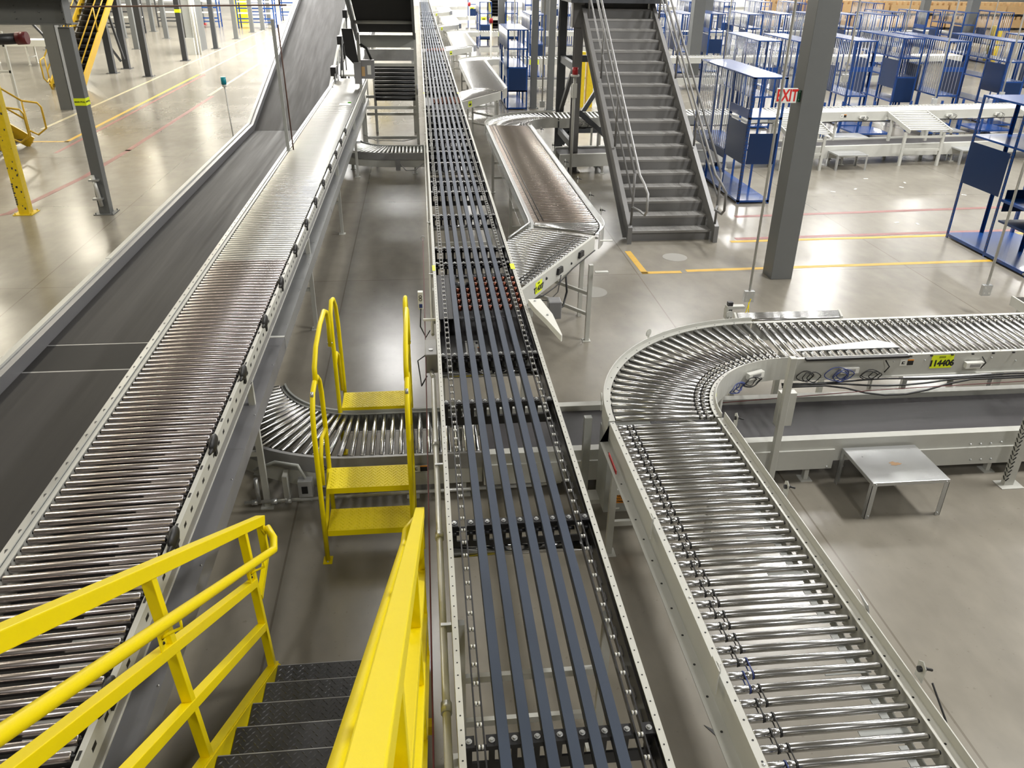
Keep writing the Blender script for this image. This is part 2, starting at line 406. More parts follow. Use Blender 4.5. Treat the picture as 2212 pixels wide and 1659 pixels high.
def bolts(parent, path, side, z, pitch, r=.009):
    for p, n in along(path, pitch, pitch * .4):
        c = p + n * side + V((0, 0, z)); MB().sphere(c, r, 8, 5, (1, 1, .6)).build('bolt', 'zinc', parent)
def legs(parent, c, n, hw, ztop, m_='rail', brace=(.35, .62), s=.05, z0=0):
    c = V(c); n = V(n).normalized(); t = V((-n.y, n.x, 0))
    for sg in (-1, 1):
        p = c + n * hw * sg; mb = MB()
        mb.bar((p.x, p.y, z0 + .006), (p.x, p.y, ztop), s, s * .8, up=tuple(t)); mb.box((p.x, p.y, z0 + .004), (.11, .11, .008))
        mb.build('leg', m_, parent)
    for f_ in brace:
        z = z0 + (ztop - z0) * f_; a = c - n * hw; b_ = c + n * hw
        MB().bar((a.x, a.y, z), (b_.x, b_.y, z), .03, .045).build('cross_brace', m_, parent)
def photo_eye(parent, p, n, ang=0):
    # small bracket plate with a black lens on its side of the rail
    p = V(p); n = V(n).normalized(); t = V((-n.y, n.x, 0))
    mb = MB(); mb.prism([p - t * .03 - V((0, 0, .04)), p + t * .03 - V((0, 0, .04)), p + t * .03 + V((0, 0, .05)), p + V((0, 0, .07)), p - t * .03 + V((0, 0, .05))], n * .004)
    b_ = mb.build('sensor_bracket', 'rail', parent)
    mb = MB(); mb.cyl(p - n * .014 + V((0, 0, .025)), p + n * .02 + V((0, 0, .025)), .015, 10); mb.cyl(p + n * .02 + V((0, 0, .025)), p + n * .06 + V((0, 0, .01)), .007, 8)
    mb.build('lens', 'black', b_)

# ---- left roller conveyor ------------------------------------------------------------
t = thing('roller_conveyor', 'long straight steel roller conveyor running past the left side of the yellow step stile', 'conveyor', (-1.85, 4, 0))
XA, XB, ZL = -2.235, -1.465, 1.38
path = straight((-1.85, .9, ZL), (-1.85, 23.4, ZL), .5)
mb = MB().sweep(mirror([(0, 0), (.03, 0), (.03, -.16), (.024, -.16), (.024, -.006), (0, -.006)]), path, -.385)
mb.build('left_rail', 'rail', t)
mb = MB()
for y in [1 + .17 * i for i in range(130)]:
    mb.m = 0; mb.cyl((XA - .052, y, ZL - .015), (XA - .052, y + .11, ZL - .005), .017, 8)
mb.build('hose_cover', 'black', t)
MB().sweep([(-.08, .004), (-.03, .012), (-.03, .004), (-.08, -.004)], path, -.385).build('edge_strip', 'zinc', t)
mb = MB().sweep([(0, 0), (.028, 0), (.028, -.115), (.022, -.115), (.022, -.006), (0, -.006)], path, .387)
mb.build('right_rail', 'rail', t)
sa = MB().b2((0, 0, -.0125), (.002, .045, .0125)).mesh('rail_slot', 'ink'); sb = MB().b2((0, 0, -.001), (.012, .045, .001)).mesh('rail_slot', 'ink'); rest = MB()
for i in range(150):
    y = 1.2 + .148 * i
    if i < 48:
        inst(sa, 'rail_slot', t, (XB + .0285, y, ZL - .0575))
        if i % 2: inst(sb, 'rail_slot', t, (XB + .008, y + .06, ZL + .0005))
    else: rest.b2((XB + .0285, y, ZL - .07), (XB + .0305, y + .045, ZL - .045))
rest.build('rail_slot', 'ink', t)['kind'] = 'stuff'
MB().b2((XB + .028, .9, ZL - .186), (XB + .034, 23.4, ZL - .180)).build('inner_ledge', 'rail', t)
MB().b2((XB + .022, .9, ZL - .185), (XB + .028, 23.4, ZL - .115)).build('side_plate', 'zincdull', t)
tg = MB(); tg.b2((XB - .09, .9, 1.0), (-1.385, 7.2, 1.008)); tg.b2((-1.393, .9, .87), (-1.385, 7.2, 1.0)); tg.build('cable_tray', 'guard', t)
tg = MB(); tg.b2((XB - .09, 7.215, 1.0), (-1.385, 22.5, 1.008)); tg.b2((-1.393, 7.215, .87), (-1.385, 22.5, 1.0)); tg.build('cable_tray', 'zinc', t)
mb = MB()
for y in [1.2 + .9 * i for i in range(24)]:
    mb.sphere((-1.40, y, 1.009), .006, 6, 4); mb.b2((-1.55, y + .4, 1.0082), (-1.39, y + .403, 1.0092)) if int(y * 10) % 2 == 0 else None
mb.build('tray_screw', 'zinc', t)
MB().b2((-1.555, 7.19, 1.008), (-1.385, 7.225, 1.012)).build('tray_joint', 'white', t)
me = None
for y in (2.62, 3.68, 4.66, 5.69, 6.69, 7.66, 8.7, 9.7, 10.7, 11.7, 12.7, 13.7, 14.7, 15.7):
    if me is None:
        mb = MB(); mb.sphere((0, 0, 0), .05, 14, 9, (.5, 1.7, 1.1)); mb.sphere((0, -.065, -.01), .03, 8, 6, (.5, 2.2, .6)); mb.b2((-.01, -.02, -.09), (.012, .02, -.02)); me = mb.mesh('guard_knob', 'black')
    inst(me, 'guard_knob', t, (XB + .03, y, ZL + .012))
ys = along(path, .0765, .03)
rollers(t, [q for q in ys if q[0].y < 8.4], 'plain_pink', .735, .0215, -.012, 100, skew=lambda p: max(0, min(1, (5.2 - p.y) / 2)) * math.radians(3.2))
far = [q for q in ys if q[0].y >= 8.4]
rollers(t, far, 'plain_lit', .735, .0195, -.012, 0)
mb = MB()                                    # wear strips under the rollers
for y in [1.0 + .153 * i for i in range(30)]: mb.b2((-1.73, y, ZL - .05), (-1.50, y + .075, ZL - .042))
mb.build('wear_strip', 'white', t)
MB().b2((-2.2, .9, ZL - .145), (-1.5, 23.4, ZL - .14)).build('gap_shade_pan', 'black', t)  # black sheet that paints in the shade between the rollers
MB().b2((XA - .034, .9, .72), (XA - .028, 23.4, 1.22)).build('side_skirt', 'zincdull', t)  # unseen skirt, added to block lamp glare on the floor
for y in (5.88, 9.7, 13.8, 18, 21.8): legs(t, (-1.85, y, 0), (1, 0, 0), .40, 1.2, 'rail', (.45,))
t2 = thing('paper_slip', 'white slip with green print lying on the far end of the left roller conveyor', 'paper', (-1.62, 18.9, 1.395))
MB().b2((-1.8, 18.7, 1.394), (-1.56, 18.95, 1.398)).build('sheet', 'white', t2)
MB().sphere((-1.60, 19.05, 1.4), .045, 8, 5, (1, 1, .4)).build('green_cap', mat('green_plastic', (.12, .42, .05), .4), t2)

# ---- left wide belt conveyor -----------------------------------------------------------
t = thing('belt_conveyor', 'wide dark belt conveyor along the left that climbs into the roof', 'conveyor', (-3.2, 8, 0))
def belt_run(m_, y0, z0, y1, z1, x0=-3.97, x1=-2.42, th=.03, nm='belt'):
    MB().prism([(x0, y0, z0), (x1, y0, z0), (x1, y0, z0 - th), (x0, y0, z0 - th)], (0, y1 - y0, z1 - z0)).build(nm, m_, t)
belt_run('belt', 8.10, .6, 20.2, .6); belt_run('beltdark', 7.47, .597, 8.07, .597); belt_run('belt', .6, .6, 7.44, .6)
for y in (7.455, 8.085): MB().b2((-3.97, y - .012, .59), (-2.42, y + .012, .598)).build('belt_lacing', 'zincdull', t)
K = .2217
belt_run('belt', 20.22, .6, 45, .6 + K * 24.8)
def rail_run(nm, m_, x0, x1, y0, z0, y1, z1, h):
    MB().prism([(x0, y0, z0), (x1, y0, z0), (x1, y0, z0 - h), (x0, y0, z0 - h)], (0, y1 - y0, z1 - z0)).build(nm, m_, t)
rail_run('side_guard', 'guard', -4.06, -3.975, .6, .735, 20.2, .735, .5)
rail_run('side_guard', 'guard', -4.06, -3.975, 20.2, .735, 45, .735 + K * 24.8, .5)
rail_run('rail_cap', 'rail', -4.12, -4.055, .6, .76, 10.4, .76, .05); rail_run('rail_cap', 'rail', -4.12, -4.055, 10.415, .76, 20.2, .76, .05)
rail_run('rail_cap', 'rail', -4.12, -4.055, 20.2, .76, 45, .76 + K * 24.8, .05)
rail_run('right_guard', 'railgrey', -2.42, -2.36, .6, .66, 20.2, .66, .4)
rail_run('right_guard', 'railgrey', -2.42, -2.36, 20.2, .68, 45, .68 + K * 24.8, .35)
rail_run('right_cap', 'rail', -2.40, -2.34, 20.2, .72, 45, .72 + K * 24.8, .04)
for y in (3, 6, 9, 12, 15, 18): legs(t, (-3.2, y, 0), (1, 0, 0), .74, .5, 'railgrey', (.5,))
for y in (22, 25, 28, 32): legs(t, (-3.2, y, 0), (1, 0, 0), .79, .45 + K * (y - 20.2), 'greydark', (.3, .6))
mb = MB()
for y in (23, 25.5, 28): mb.box((-2.27, y, 1.0 + K * (y - 20.2)), (.14, .5, .22)); mb.cyl((-2.25, y - .9, .4), (-2.25, y, 1 + K * (y - 20)), .025)
mb.build('drive_motor', 'blackmetal', t)
mb = MB()
for k in range(6): mb.tube([(-2.22 + .02 * k, 20.6 + k * .9, .4 + .2 * k), (-2.16, 21 + k * .9, .9 + .2 * k), (-2.2, 21.6 + k * .9, 1.4 + .2 * k)], .014, 6)
mb.build('hose', 'black', t)

# ---- the strip belt sorter ---------------------------------------------------------------
t = thing('strip_belt_sorter', 'long central sorter with six blue-grey strip belts between pale side rails', 'conveyor', (.5, 3, 0))
Y1 = 80.; ZS = 1.3
path = straight((.495, .9, ZS), (.495, Y1, ZS), 2)
MB().sweep([(-.03, 0), (0, 0), (0, -.006), (-.022, -.006), (-.022, -.19), (-.03, -.19)], path, -.41).build('left_rail', 'rail', t)
MB().sweep([(0, 0), (.032, 0), (.032, -.19), (.024, -.19), (.024, -.006), (0, -.006)], path, .405).build('right_rail', 'rail', t)
p2 = straight((.495, .9, ZS), (.495, 12, ZS), 2)
holes(t, p2, -.425, 0, .075, .004, 'left_rail_hole'); holes(t, p2, .42, 0, .075, .004, 'right_rail_hole')
MB().b2((.89, .9, 1.10), (.897, Y1, 1.27)).build('inner_guard', 'blackmetal', t)
gs = MB().b2((0, 0, -.01), (.0035, .06, .01)).mesh('guard_slot', 'guard')
for i in range(60): inst(gs, 'guard_slot', t, (.886, 1 + .13 * i, 1.18))
BX = [.10 + .097 * i for i in range(9)]
for i in range(1, 7):
    x = BX[i] + .0485
    bt = MB().b2((x - .023, .9, ZS + .002), (x + .023, Y1, ZS + .008)).build('strip_belt', 'strip', t)
    mb = MB(); mb.b2((x - .025, .9, ZS - .045), (x + .025, Y1, ZS + .001)); mb.build('belt_guide', 'stripside', bt)
# chain tracks with pairs of small wheels
wm = MB(); wm.m = 0
for s in (-.0072, .0072): wm.cyl((s - .0045, 0, 0), (s + .0045, 0, 0), .0105, 10)
wm.m = 1; wm.cyl((-.02, 0, 0), (.02, 0, 0), .004, 6); wheel = wm.mesh('wheel_pair', ['zincwhite', 'blackmetal'])
for x in (BX[0] + .0485, BX[7] + .0485):
    mb = MB()
    for s in (-.0165, .0165): mb.b2((x + s - .0035, .9, ZS - .03), (x + s + .0035, Y1, ZS + .004))
    tr = mb.build('wheel_track', 'blackmetal', t)
    mb = MB()
    for i in range(100): inst(wheel, 'wheel_pair', tr, (x, 1.15 + .112 * i, ZS))
    for i in range(100, 330):
        for s in (-.0072, .0072): mb.cyl((x + s - .0045, 1.15 + .112 * i, ZS), (x + s + .0045, 1.15 + .112 * i, ZS), .0105, 6)
    o = mb.build('wheel_pair', 'zincwhite', tr); o['kind'] = 'stuff'
# cross members
bm = MB()
for x in BX:
    bm.b2((x - .013, -.006, -.20), (x + .013, .006, 0)); bm.b2((x - .024, -.03, -.012), (x + .024, .03, .0))
bm.b2((BX[0] - .03, -.006, -.20), (BX[-1] + .03, .006, -.13)); bm.b2((BX[0] - .03, -.006, -.03), (BX[-1] + .03, .006, -.055))
for x in (BX[0] - .034, BX[-1] + .03): bm.b2((x, -.05, -.21), (x + .006, .05, -.01))
cross = bm.mesh('cross_member', 'blackmetal')
sm = MB()
for x in BX: sm.cyl((x, 0, 0), (x, 0, .004), .014, 10); sm.cyl((x, 0, .004), (x, 0, .012), .009, 6)
bolt_me = sm.mesh('bolt_row', 'zinc')
sm = MB()
for x in BX: sm.cyl((x - .026, 0, 0), (x + .026, 0, 0), .012, 10)
hub_me = sm.mesh('idler_hub', 'blackmetal')
sh = MB().cyl((BX[0] - .02, 0, 0), (BX[-1] + .03, 0, 0), .031, 16).mesh('return_roller', 'chrome')
for y, shaft in ((.95, 0), (2.31, 0), (3.81, 1), (5.28, 0), (6.1, 1), (8.42, 1), (8.95, 0), (10.3, 1), (11.5, 0), (12.1, 1), (13.4, 1), (14.3, 0), (15.35, 1),
                 (16.4, 0), (17.9, 1), (18.8, 0), (22.4, 1), (24, 0), (25.5, 1), (27.2, 0), (29, 1), (34, 1), (37, 0), (40, 1), (46, 1), (52, 1), (58, 1)):
    c = inst(cross, 'cross_member', t, (0, y, ZS - .012)); inst(bolt_me, 'bolt_row', c, (0, y, ZS - .012))
    if shaft: inst(sh, 'return_roller', t, (0, y - .095, ZS - .15)); inst(hub_me, 'idler_hub', t, (0, y - .05, ZS - .05))
# transfer units where each spur leaves
def transfer(y0):
    MB().b2((BX[0] - .01, y0 + .02, ZS - .20), (BX[-1] + .01, y0 + .80, ZS - .19)).build('motor_cover', 'blackmetal', t)
    mb = MB(); mb.b2((BX[0] - .03, y0 - .06, ZS - .16), (BX[-1] + .03, y0, ZS - .08)); mb.build('support_beam', 'railgrey', t)
    pl = MB()
    for i, x in enumerate(BX[:-1]):
        c = x + .0485
        pl.b2((x + .004, y0 + .80, ZS - .066), (x + .092, y0 + .93, ZS - .06)); pl.b2((x + .004, y0 + 1.93, ZS - .066), (x + .092, y0 + 2.0, ZS - .06))
    pl.b2((BX[0] - .02, y0 + .80, ZS - .067), (BX[1] + .09, y0 + 2.0, ZS - .0605)); pl.b2((BX[0], y0 + .80, ZS - .2), (BX[-1], y0 + 2.0, ZS - .19))
    pl.build('deck_plate', mat('slate_deck', (.055, .055, .062), .45), t)
    wl = MB()
    wl.m = 0; wl.lathe([(-.016, .012, 0), (-.013, .027, 0), (.013, .027, 0), (.016, .012, 0)], 12)
    wl.m = 0; me = wl.mesh('skewed_wheel', 'bronze')
    for i in range(2, 9):
        for j in range(6 if i > 3 else 4):
            inst(me, 'skewed_wheel', t, (BX[i], y0 + .99 + .155 * j, ZS - .035), (0, 0, -.5))
    MB().cyl((BX[2] - .02, y0 + 1.7, ZS - .07), (BX[3] + .05, y0 + 1.7, ZS - .07), .035).build('drive_roller', 'chrome', t)
    mb = MB()
    for x in BX: mb.sphere((x + .045, y0 + .87, ZS - .058), .006, 6, 4); mb.sphere((x + .045, y0 + 1.965, ZS - .058), .006, 6, 4)
    mb.build('deck_screw', 'zinc', t)
transfer(6.18); transfer(18.85); transfer(31.5)
for ya, yb in ((12.3, 13.2), (13.6, 16.3), (16.7, 18.7), (21.0, 31.3), (33.6, 78)):
    MB().b2((.09, ya, ZS - .215), (.885, yb, ZS - .205)).build('under_cover', 'blackmetal', t)
lb = MB(); card(lb, (.40, 6.62, ZS - .188), (1, 0, 0), (0, 1, 0), .17, .26); o = lb.build('safety_label', 'white', t)
ib = MB(); ib.box((.365, 6.56, ZS - .1855), (.06, .09, .001)); ib.box((.365, 6.72, ZS - .1855), (.12, .008, .001)); ib.box((.42, 6.70, ZS - .1855), (.02, .05, .001)); ib.build('pictogram', 'ink', o)
ib = MB(); ib.box((.45, 6.55, ZS - .1855), (.06, .09, .001)); ib.build('label_text_block', mat('label_brown', (.10, .05, .04), .6), o)
ib = MB(); ib.box((.45, 6.60, ZS - .185), (.06, .018, .001)); ib.build('label_header', 'orange', o)
for y in (1.2, 3.2, 7.0, 11, 14.5, 19, 23, 27, 33, 39): legs(t, (.5, y, 0), (1, 0, 0), .40, 1.1, 'rail', (.3, .62))
for y in (6.0, 19.0):
    o = MB().b2((.885, y + 2.15, 1.301), (.932, y + 2.32, 1.303)).build('caution_sticker', 'tag', t)
    o = MB().b2((.048, y + 2.15, 1.301), (.078, y + 2.32, 1.303)).build('caution_sticker', 'tag', t)
mb = MB()                                     # white divert horn on the right rail
pts = [(.94, 7.12), (1.06, 7.13), (1.12, 6.75), (1.135, 6.28), (1.125, 6.26), (1.05, 6.62), (.98, 6.9)]
slab(mb, pts, 1.302, 1.36); mb.build('divert_guide', 'white', t)
mb = MB(); mb.sphere((1.0, 7.07, 1.362), .012, 8, 5); mb.sphere((1.07, 6.72, 1.362), .012, 8, 5); mb.build('bolt', 'zinc', t)
# ---- conduit and pull cord along the sorter ---------------------------------------------
t = thing('steel_conduit', 'thin grey steel conduit running along the left rail of the strip belt sorter', 'conduit', (.02, 3, 1.1))
MB().tube([(.012, .9, 1.16), (.012, 5.9, 1.16)], .019, 10).build('pipe', 'pipe', t)
for y in (2.6, 3.86, 4.9): MB().tube([(.012, y - .03, 1.16), (.012, y + .03, 1.16)], .026, 10).build('coupling', 'zinc', t)
for y in (1.6, 3.1, 4.6): MB().b2((.0, y, 1.135), (.06, y + .02, 1.185)).build('clip', 'zinc', t)
t = thing('steel_conduit', 'grey conduit fixed beside the sorter beyond the grey switch box', 'conduit', (.02, 9, 1.1))
MB().tube([(.025, 6.9, 1.12), (.025, 16, 1.12)], .015, 8).build('pipe', 'pipe', t)
for y in (7.2, 8.5, 10.5): MB().b2((.01, y, 1.10), (.062, y + .02, 1.14)).build('clip', 'zinc', t)
t = thing('switch_box', 'small grey metal switch box hung on the left rail of the sorter', 'electrical box', (0, 6.5, 1.1))
MB().b2((-.05, 6.3, 1.02), (.055, 6.62, 1.2)).build('housing', 'zincdull', t, .006)
MB().cyl((0, 6.4, 1.2), (0, 6.4, 1.206), .02, 12).build('knockout', 'zinc', t)
MB().tube([(.0, 6.35, 1.02), (.005, 6.15, 1.08), (.012, 5.95, 1.16)], .02, 8).build('elbow', 'zinc', t)
MB().tube([(-.05, 6.5, 1.1), (-.12, 6.6, 1.0), (-.09, 6.3, .9), (-.04, 6.25, 1.02)], .006, 6).build('cable', 'ink', t)
t = thing('reflector_sensor', 'white sensor with a round twin mark clipped to the sorter rail', 'sensor', (-.05, 7.4, 1.3))
MB().b2((-.105, 7.22, 1.24), (-.055, 7.27, 1.42)).build('housing', 'white', t, .004)
mb = MB(); mb.tube([(-.08 + .013 * math.cos(a), 7.2185, 1.375 + .013 * math.sin(a)) for a in [PI * k / 6 for k in range(12)]], .003, 5, True)
mb.tube([(-.08 + .013 * math.cos(a), 7.2185, 1.346 + .013 * math.sin(a)) for a in [PI * k / 6 for k in range(12)]], .003, 5, True); mb.build('round_mark', 'ink', t)
MB().b2((-.095, 7.214, 1.262), (-.065, 7.222, 1.30)).build('blue_plug', 'bluecable', t)
MB().tube([(-.08, 7.22, 1.25), (-.09, 7.1, 1.12), (-.04, 7.0, 1.05), (.0, 7.0, 1.12)], .006, 6).build('cable', 'ink', t)
MB().bar((-.06, 7.0, 1.23), (.06, 7.0, 1.23), .02, .02).build('arm', 'white', t)
t = thing('pull_cord', 'thin dark red emergency pull cord beside the yellow stairs and sorter', 'cord', (-.04, 3, 1.2))
MB().tube([(-.055, .9, 1.12), (-.05, 3.5, 1.14), (-.045, 6.4, 1.18), (-.045, 9.3, 1.3)], .0045, 6).build('cord', 'rope', t)
MB().tube([(-.045 + .02 * math.cos(a), 9.3, 1.3 + .03 * math.sin(a)) for a in [PI * k / 6 for k in range(12)]], .004, 5, True).build('ring', 'zinc', t)

# ---- tag helper -----------------------------------------------------------------------------
def id_tag(parent, s, o, ex, ey, w_=.2, h=.115, bars=True):
    o = V(o); ex = V(ex).normalized(); ey = V(ey).normalized()
    mb = MB(); card(mb, o, ex, ey, w_, h, .0015); p = mb.build('number_tag', 'tag', parent)
    mb = MB(); n = ex.cross(ey)
    if s: text(mb, s, h * .62, o - ey * h * .14, ex, ey, .004 * h / .115, lift=.002)
    else:                                   # too small to read in the photo: a dark printed block
        card(mb, o - ey * h * .12 + n * .002, ex, ey, w_ * .62, h * .4, .0006)
    if bars:
        for i in range(9): mb.prism([o + ex * (-w_ * .17 + w_ * .034 * i + a) + ey * b_ + n * .002 for a, b_ in ((0, h * .28), (w_ * (.012 + .008 * (i % 2)), h * .28), (w_ * (.012 + .008 * (i % 2)), h * .42), (0, h * .42))], n * .0006)
    mb.build('tag_number', 'ink', p)
def warn_label(parent, o, ex, ey, s=1.0):
    o = V(o); ex = V(ex).normalized(); ey = V(ey).normalized(); n = ex.cross(ey)
    mb = MB(); card(mb, o, ex, ey, .13 * s, .065 * s, .001); p = mb.build('safety_label', 'white', parent)
    mb = MB(); card(mb, o + ex * .033 * s + n * .001 - ey * .006 * s, ex, ey, .06 * s, .045 * s, .001); mb.build('label_text_block', 'ink', p)
    mb = MB(); card(mb, o + ex * .033 * s + n * .001 + ey * .024 * s, ex, ey, .06 * s, .012 * s, .001); mb.build('label_header', 'orange', p)
    mb = MB()
    for a, b_, c, d in ((-.035, -.012, .03, .008), (-.042, .0, .012, .02), (-.03, .008, .02, .007)): card(mb, o + ex * a * s + ey * b_ * s + n * .001, ex, ey, c * s, d * s, .001)
    mb.build('pictogram', 'ink', p)

# ---- spur family: straight feeder, curve, line of live rollers ----------------------------
ZC = 1.12
def straight_spur(label, xl, xr, y0, z0, y1, z1, kind, cap=100, bands=False, diverge=None, near=True):
    t = thing('roller_conveyor', label, 'conveyor', ((xl + xr) / 2, y0 + 1, 0)); xc = (xl + xr) / 2; hw = (xr - xl) / 2
    path = straight((xc, y0, z0), (xc, y1, z1), .4)
    MB().sweep(FLANGE_L, path, -hw + .036).build('left_rail', 'rail', t)
    MB().sweep(GUARD_R, path, hw - .01).build('right_rail', 'rail' if near else 'zinc', t)
    if near:
        holes(t, path, -hw + .018, 0, .11, .0055, 'left_rail_hole'); holes(t, path, hw + .01, 0, .13, .006, 'right_rail_hole')
        holes(t, path, -hw - .035, -.1695, .21, .007, 'lip_hole'); bolts(t, path, -hw + .018, .001, 1.05); bolts(t, path, hw + .012, .001, .8)
    rollers(t, along(path, .084), kind, hw * 2 - .075, .0207, -.018, cap, bands=bands)
    return t, path, hw
# foreground spur
t, path, hw = straight_spur('steel roller conveyor with black drive bands at the lower right, leading to the big curve', 1.335, 2.185, .7, 1.2, 5.17, ZC, 'grooved', bands=True)
for y in (1.9, 5.0): legs(t, (1.76, y, 0), (1, 0, 0), .40, 1.0, 'rail', (.3, .6))
mb = MB()
for y in [.9 + .36 * i for i in range(12)]:
    mb.b2((1.9, y, 1.07), (2.14, y + .05, 1.075)); mb.b2((2.05, y + .05, 1.065), (2.09, y + .3, 1.07))
mb.build('band_tray', 'railgrey', t)
MB().b2((2.13, .7, ZC - .12), (2.137, 5.1, ZC - .07)).build('guard_strip', 'railgrey', t)
mb = MB(); mb.prism([(2.23, 2.99, 1.24), (2.23, 3.1, 1.25), (2.235, 2.97, 1.19), (2.235, 2.93, 1.15)], (.006, 0, 0)); mb.build('joint_plate', 'zinc', t)
for y, z in ((2.55, 1.22), (4.12, 1.18), (5.05, 1.16)): photo_eye(t, (2.27, y, z), (1, 0, 0))
for y, z in ((2.65, 1.22), (3.86, 1.19)):
    mb = MB(); mb.b2((1.29, y - .05, z - .1), (1.296, y + .05, z + .05)); mb.cyl((1.30, y, z + .02), (1.31, y, z + .02), .03, 14); mb.build('reflector_plate', 'rail', t)
MB().tube([(2.31, 2.5, 1.2), (2.36, 2.4, 1.05), (2.34, 2.3, .95), (2.3, 2.1, 1.0)], .005, 6).build('sensor_cable', 'ink', t)
MB().b2((1.262, 4.62, 1.02), (1.268, 4.86, 1.05)).build('red_stripe_label', 'red', t)
# big curve
def curve_spur(label, cx_, cy_, ri, w_, z, near=True, kind='curve'):
    t = thing('curved_roller_conveyor', label, 'conveyor', (cx_ - ri - w_ / 2, cy_ + .4, 0)); rc = ri + w_ / 2
    path = arc((cx_, cy_), rc, PI, PI / 2, z, 28)      # heading +y, turning right
    MB().sweep(mirror([(0, 0), (.05, 0), (.05, .035), (.057, .035), (.057, -.19), (.05, -.19), (.05, -.006), (0, -.006)]), path, -w_ / 2 + .03).build('outer_rail', 'rail', t)
    MB().sweep(FLANGE_R if near else FLANGE_RN, path, w_ / 2 - .03).build('inner_rail', 'rail', t)
    if near: holes(t, path, -w_ / 2 + .005, 0, .16, .006, 'outer_rail_hole'); holes(t, path, w_ / 2 - .01, 0, .11, .006, 'inner_rail_hole')
    rollers(t, along(path, .0845), kind, w_ - .08, .0215, -.018)
    a = math.radians(135); e = V((math.cos(a), math.sin(a), 0)); legs(t, V((cx_, cy_, 0)) + e * rc, e, w_ / 2 - .02, z - .18, 'rail', (.3, .6))
    return t
t = curve_spur('large right-angle curve of black-ended rollers above the lower belt, joining two roller conveyors', 3.14, 5.19, .94, .85, ZC)
for a, up in ((172, 0), (128, 0), (97, 0)):
    a = math.radians(a); e = V((math.cos(a), math.sin(a), 0)); p = V((3.14, 5.19, ZC)) + e * 1.835
    mb = MB(); mb.bar(p + V((0, 0, -.05)), p + V((0, 0, .06)), .02, .006, up=tuple(e)); mb.cyl(p + V((0, 0, .07)), p + V((0, 0, .07)) + e * .008, .035, 18); mb.build('round_reflector', 'rail', t)
mb = MB()
for k in range(2): mb.tube([V((3.14, 5.19, ZC - .02)) + V((math.cos(a), math.sin(a), 0)) * (1.005 + .052 * k) for a in [PI - PI / 2 * i / 30 for i in range(31)]], .004, 5)
mb.build('drive_cord', 'black', t)
id_tag(t, '4005', V((3.14, 5.19, ZC - .09)) + V((math.cos(2.75), math.sin(2.75), 0)) * .918, (math.sin(2.75) * 1, -math.cos(2.75), 0), (0, 0, 1), .17, .12)
def controller(parent, c, ex, n):
    c = V(c); ex = V(ex); n = V(n); mb = MB(); mb.bar(c - ex * .085, c + ex * .085, .045, .055, up=(0, 0, 1)); b_ = mb.build('controller_box', 'white', parent)
    mb = MB(); card(mb, c + n * .023, ex, (0, 0, 1), .1, .03, .002); mb.build('print_strip', 'zincdull', b_)
def cable_loops(parent, c, ex, n, r, k, m_='ink', name='cable_loop'):
    c = V(c); ex = V(ex); n = V(n); mb = MB()
    for i in range(k):
        rx = r * random.uniform(.7, 1.5); rz = r * random.uniform(.4, .8); o = c + ex * random.uniform(-.05, .05) + V((0, 0, random.uniform(-.01, .02))) + n * (.012 * i)
        mb.tube([o + ex * math.cos(a) * rx + V((0, 0, math.sin(a) * rz)) + n * .01 * math.sin(3 * a) for a in [2 * PI * j / 18 for j in range(18)]], .0045, 5, True)
    mb.build(name, m_, parent)
for a, m_ in ((2.2, 'bluecable'), (2.0, 'ink')):
    e = V((math.cos(a), math.sin(a), 0)); cable_loops(t, V((3.14, 5.19, ZC - .14)) + e * .88, (-e.y, e.x, 0), -e, .07, 3, m_)
a = 1.95; e = V((math.cos(a), math.sin(a), 0)); controller(t, V((3.14, 5.19, ZC - .08)) + e * .885, (-e.y, e.x, 0), -e)
mb = MB(); mb.box((2.32, 5.86, .82), (.2, .12, .008)); mb.sphere((2.32, 5.86, .83), .014, 8, 5); mb.build('cord_bracket', 'rail', t)
def live_line(label, p0, p1, z, num=None, near=True, w_=.85, cap=100, skew=-.16, pitch=.084):
    p0 = V((*p0, z)); p1 = V((*p1, z)); t = thing('roller_conveyor', label, 'conveyor', (p0.x + 1, p0.y, 0))
    path = straight(p0, p1, 1.0); d = (p1 - p0).normalized(); n = V((d.y, -d.x, 0))
    MB().sweep(mirror(FLANGE_RN), path, -w_ / 2 + .035).build('far_rail', 'rail', t)
    MB().sweep([(0, 0), (.035, 0), (.035, -.20), (.06, -.20), (.06, -.207), (.028, -.207), (.028, -.006), (0, -.006)], path, w_ / 2 - .035).build('near_rail', 'rail', t)
    if near: holes(t, path, w_ / 2 - .018, 0, .11, .0045, 'near_rail_hole'); holes(t, path, -w_ / 2 + .018, 0, .2, .0045, 'far_rail_hole')
    rollers(t, along(path, pitch, .03), 'grooved' if near else 'far', w_ - .09, .0215, -.018, cap, skew=lambda p: skew)
    return t, p0, d, n, w_ / 2
t, p0, d, n, hw = live_line('roller conveyor with fluorescent number tag 114406 running off the right edge', (3.15, 6.555), (12.5, 6.64), ZC, skew=-.02)
f_ = lambda x, z, off=.0: V((x, p0.y + d.y * (x - p0.x) / d.x, z)) + n * (hw + .002 + off)
id_tag(t, '114406', f_(4.62, ZC - .08), d, (0, 0, 1), .215, .13)
warn_label(t, f_(4.28, ZC - .075), d, (0, 0, 1))
warn_label(t, f_(8.6, ZC - .075), d, (0, 0, 1))
for x in (3.72, 4.92): controller(t, f_(x, ZC - .11, .03), d, n)
cable_loops(t, f_(3.62, ZC - .15, .05), d, n, .08, 4, 'bluecable'); cable_loops(t, f_(3.95, ZC - .16, .05), d, n, .07, 3, 'ink'); cable_loops(t, f_(3.35, ZC - .15, .04), d, n, .06, 3, 'ink')
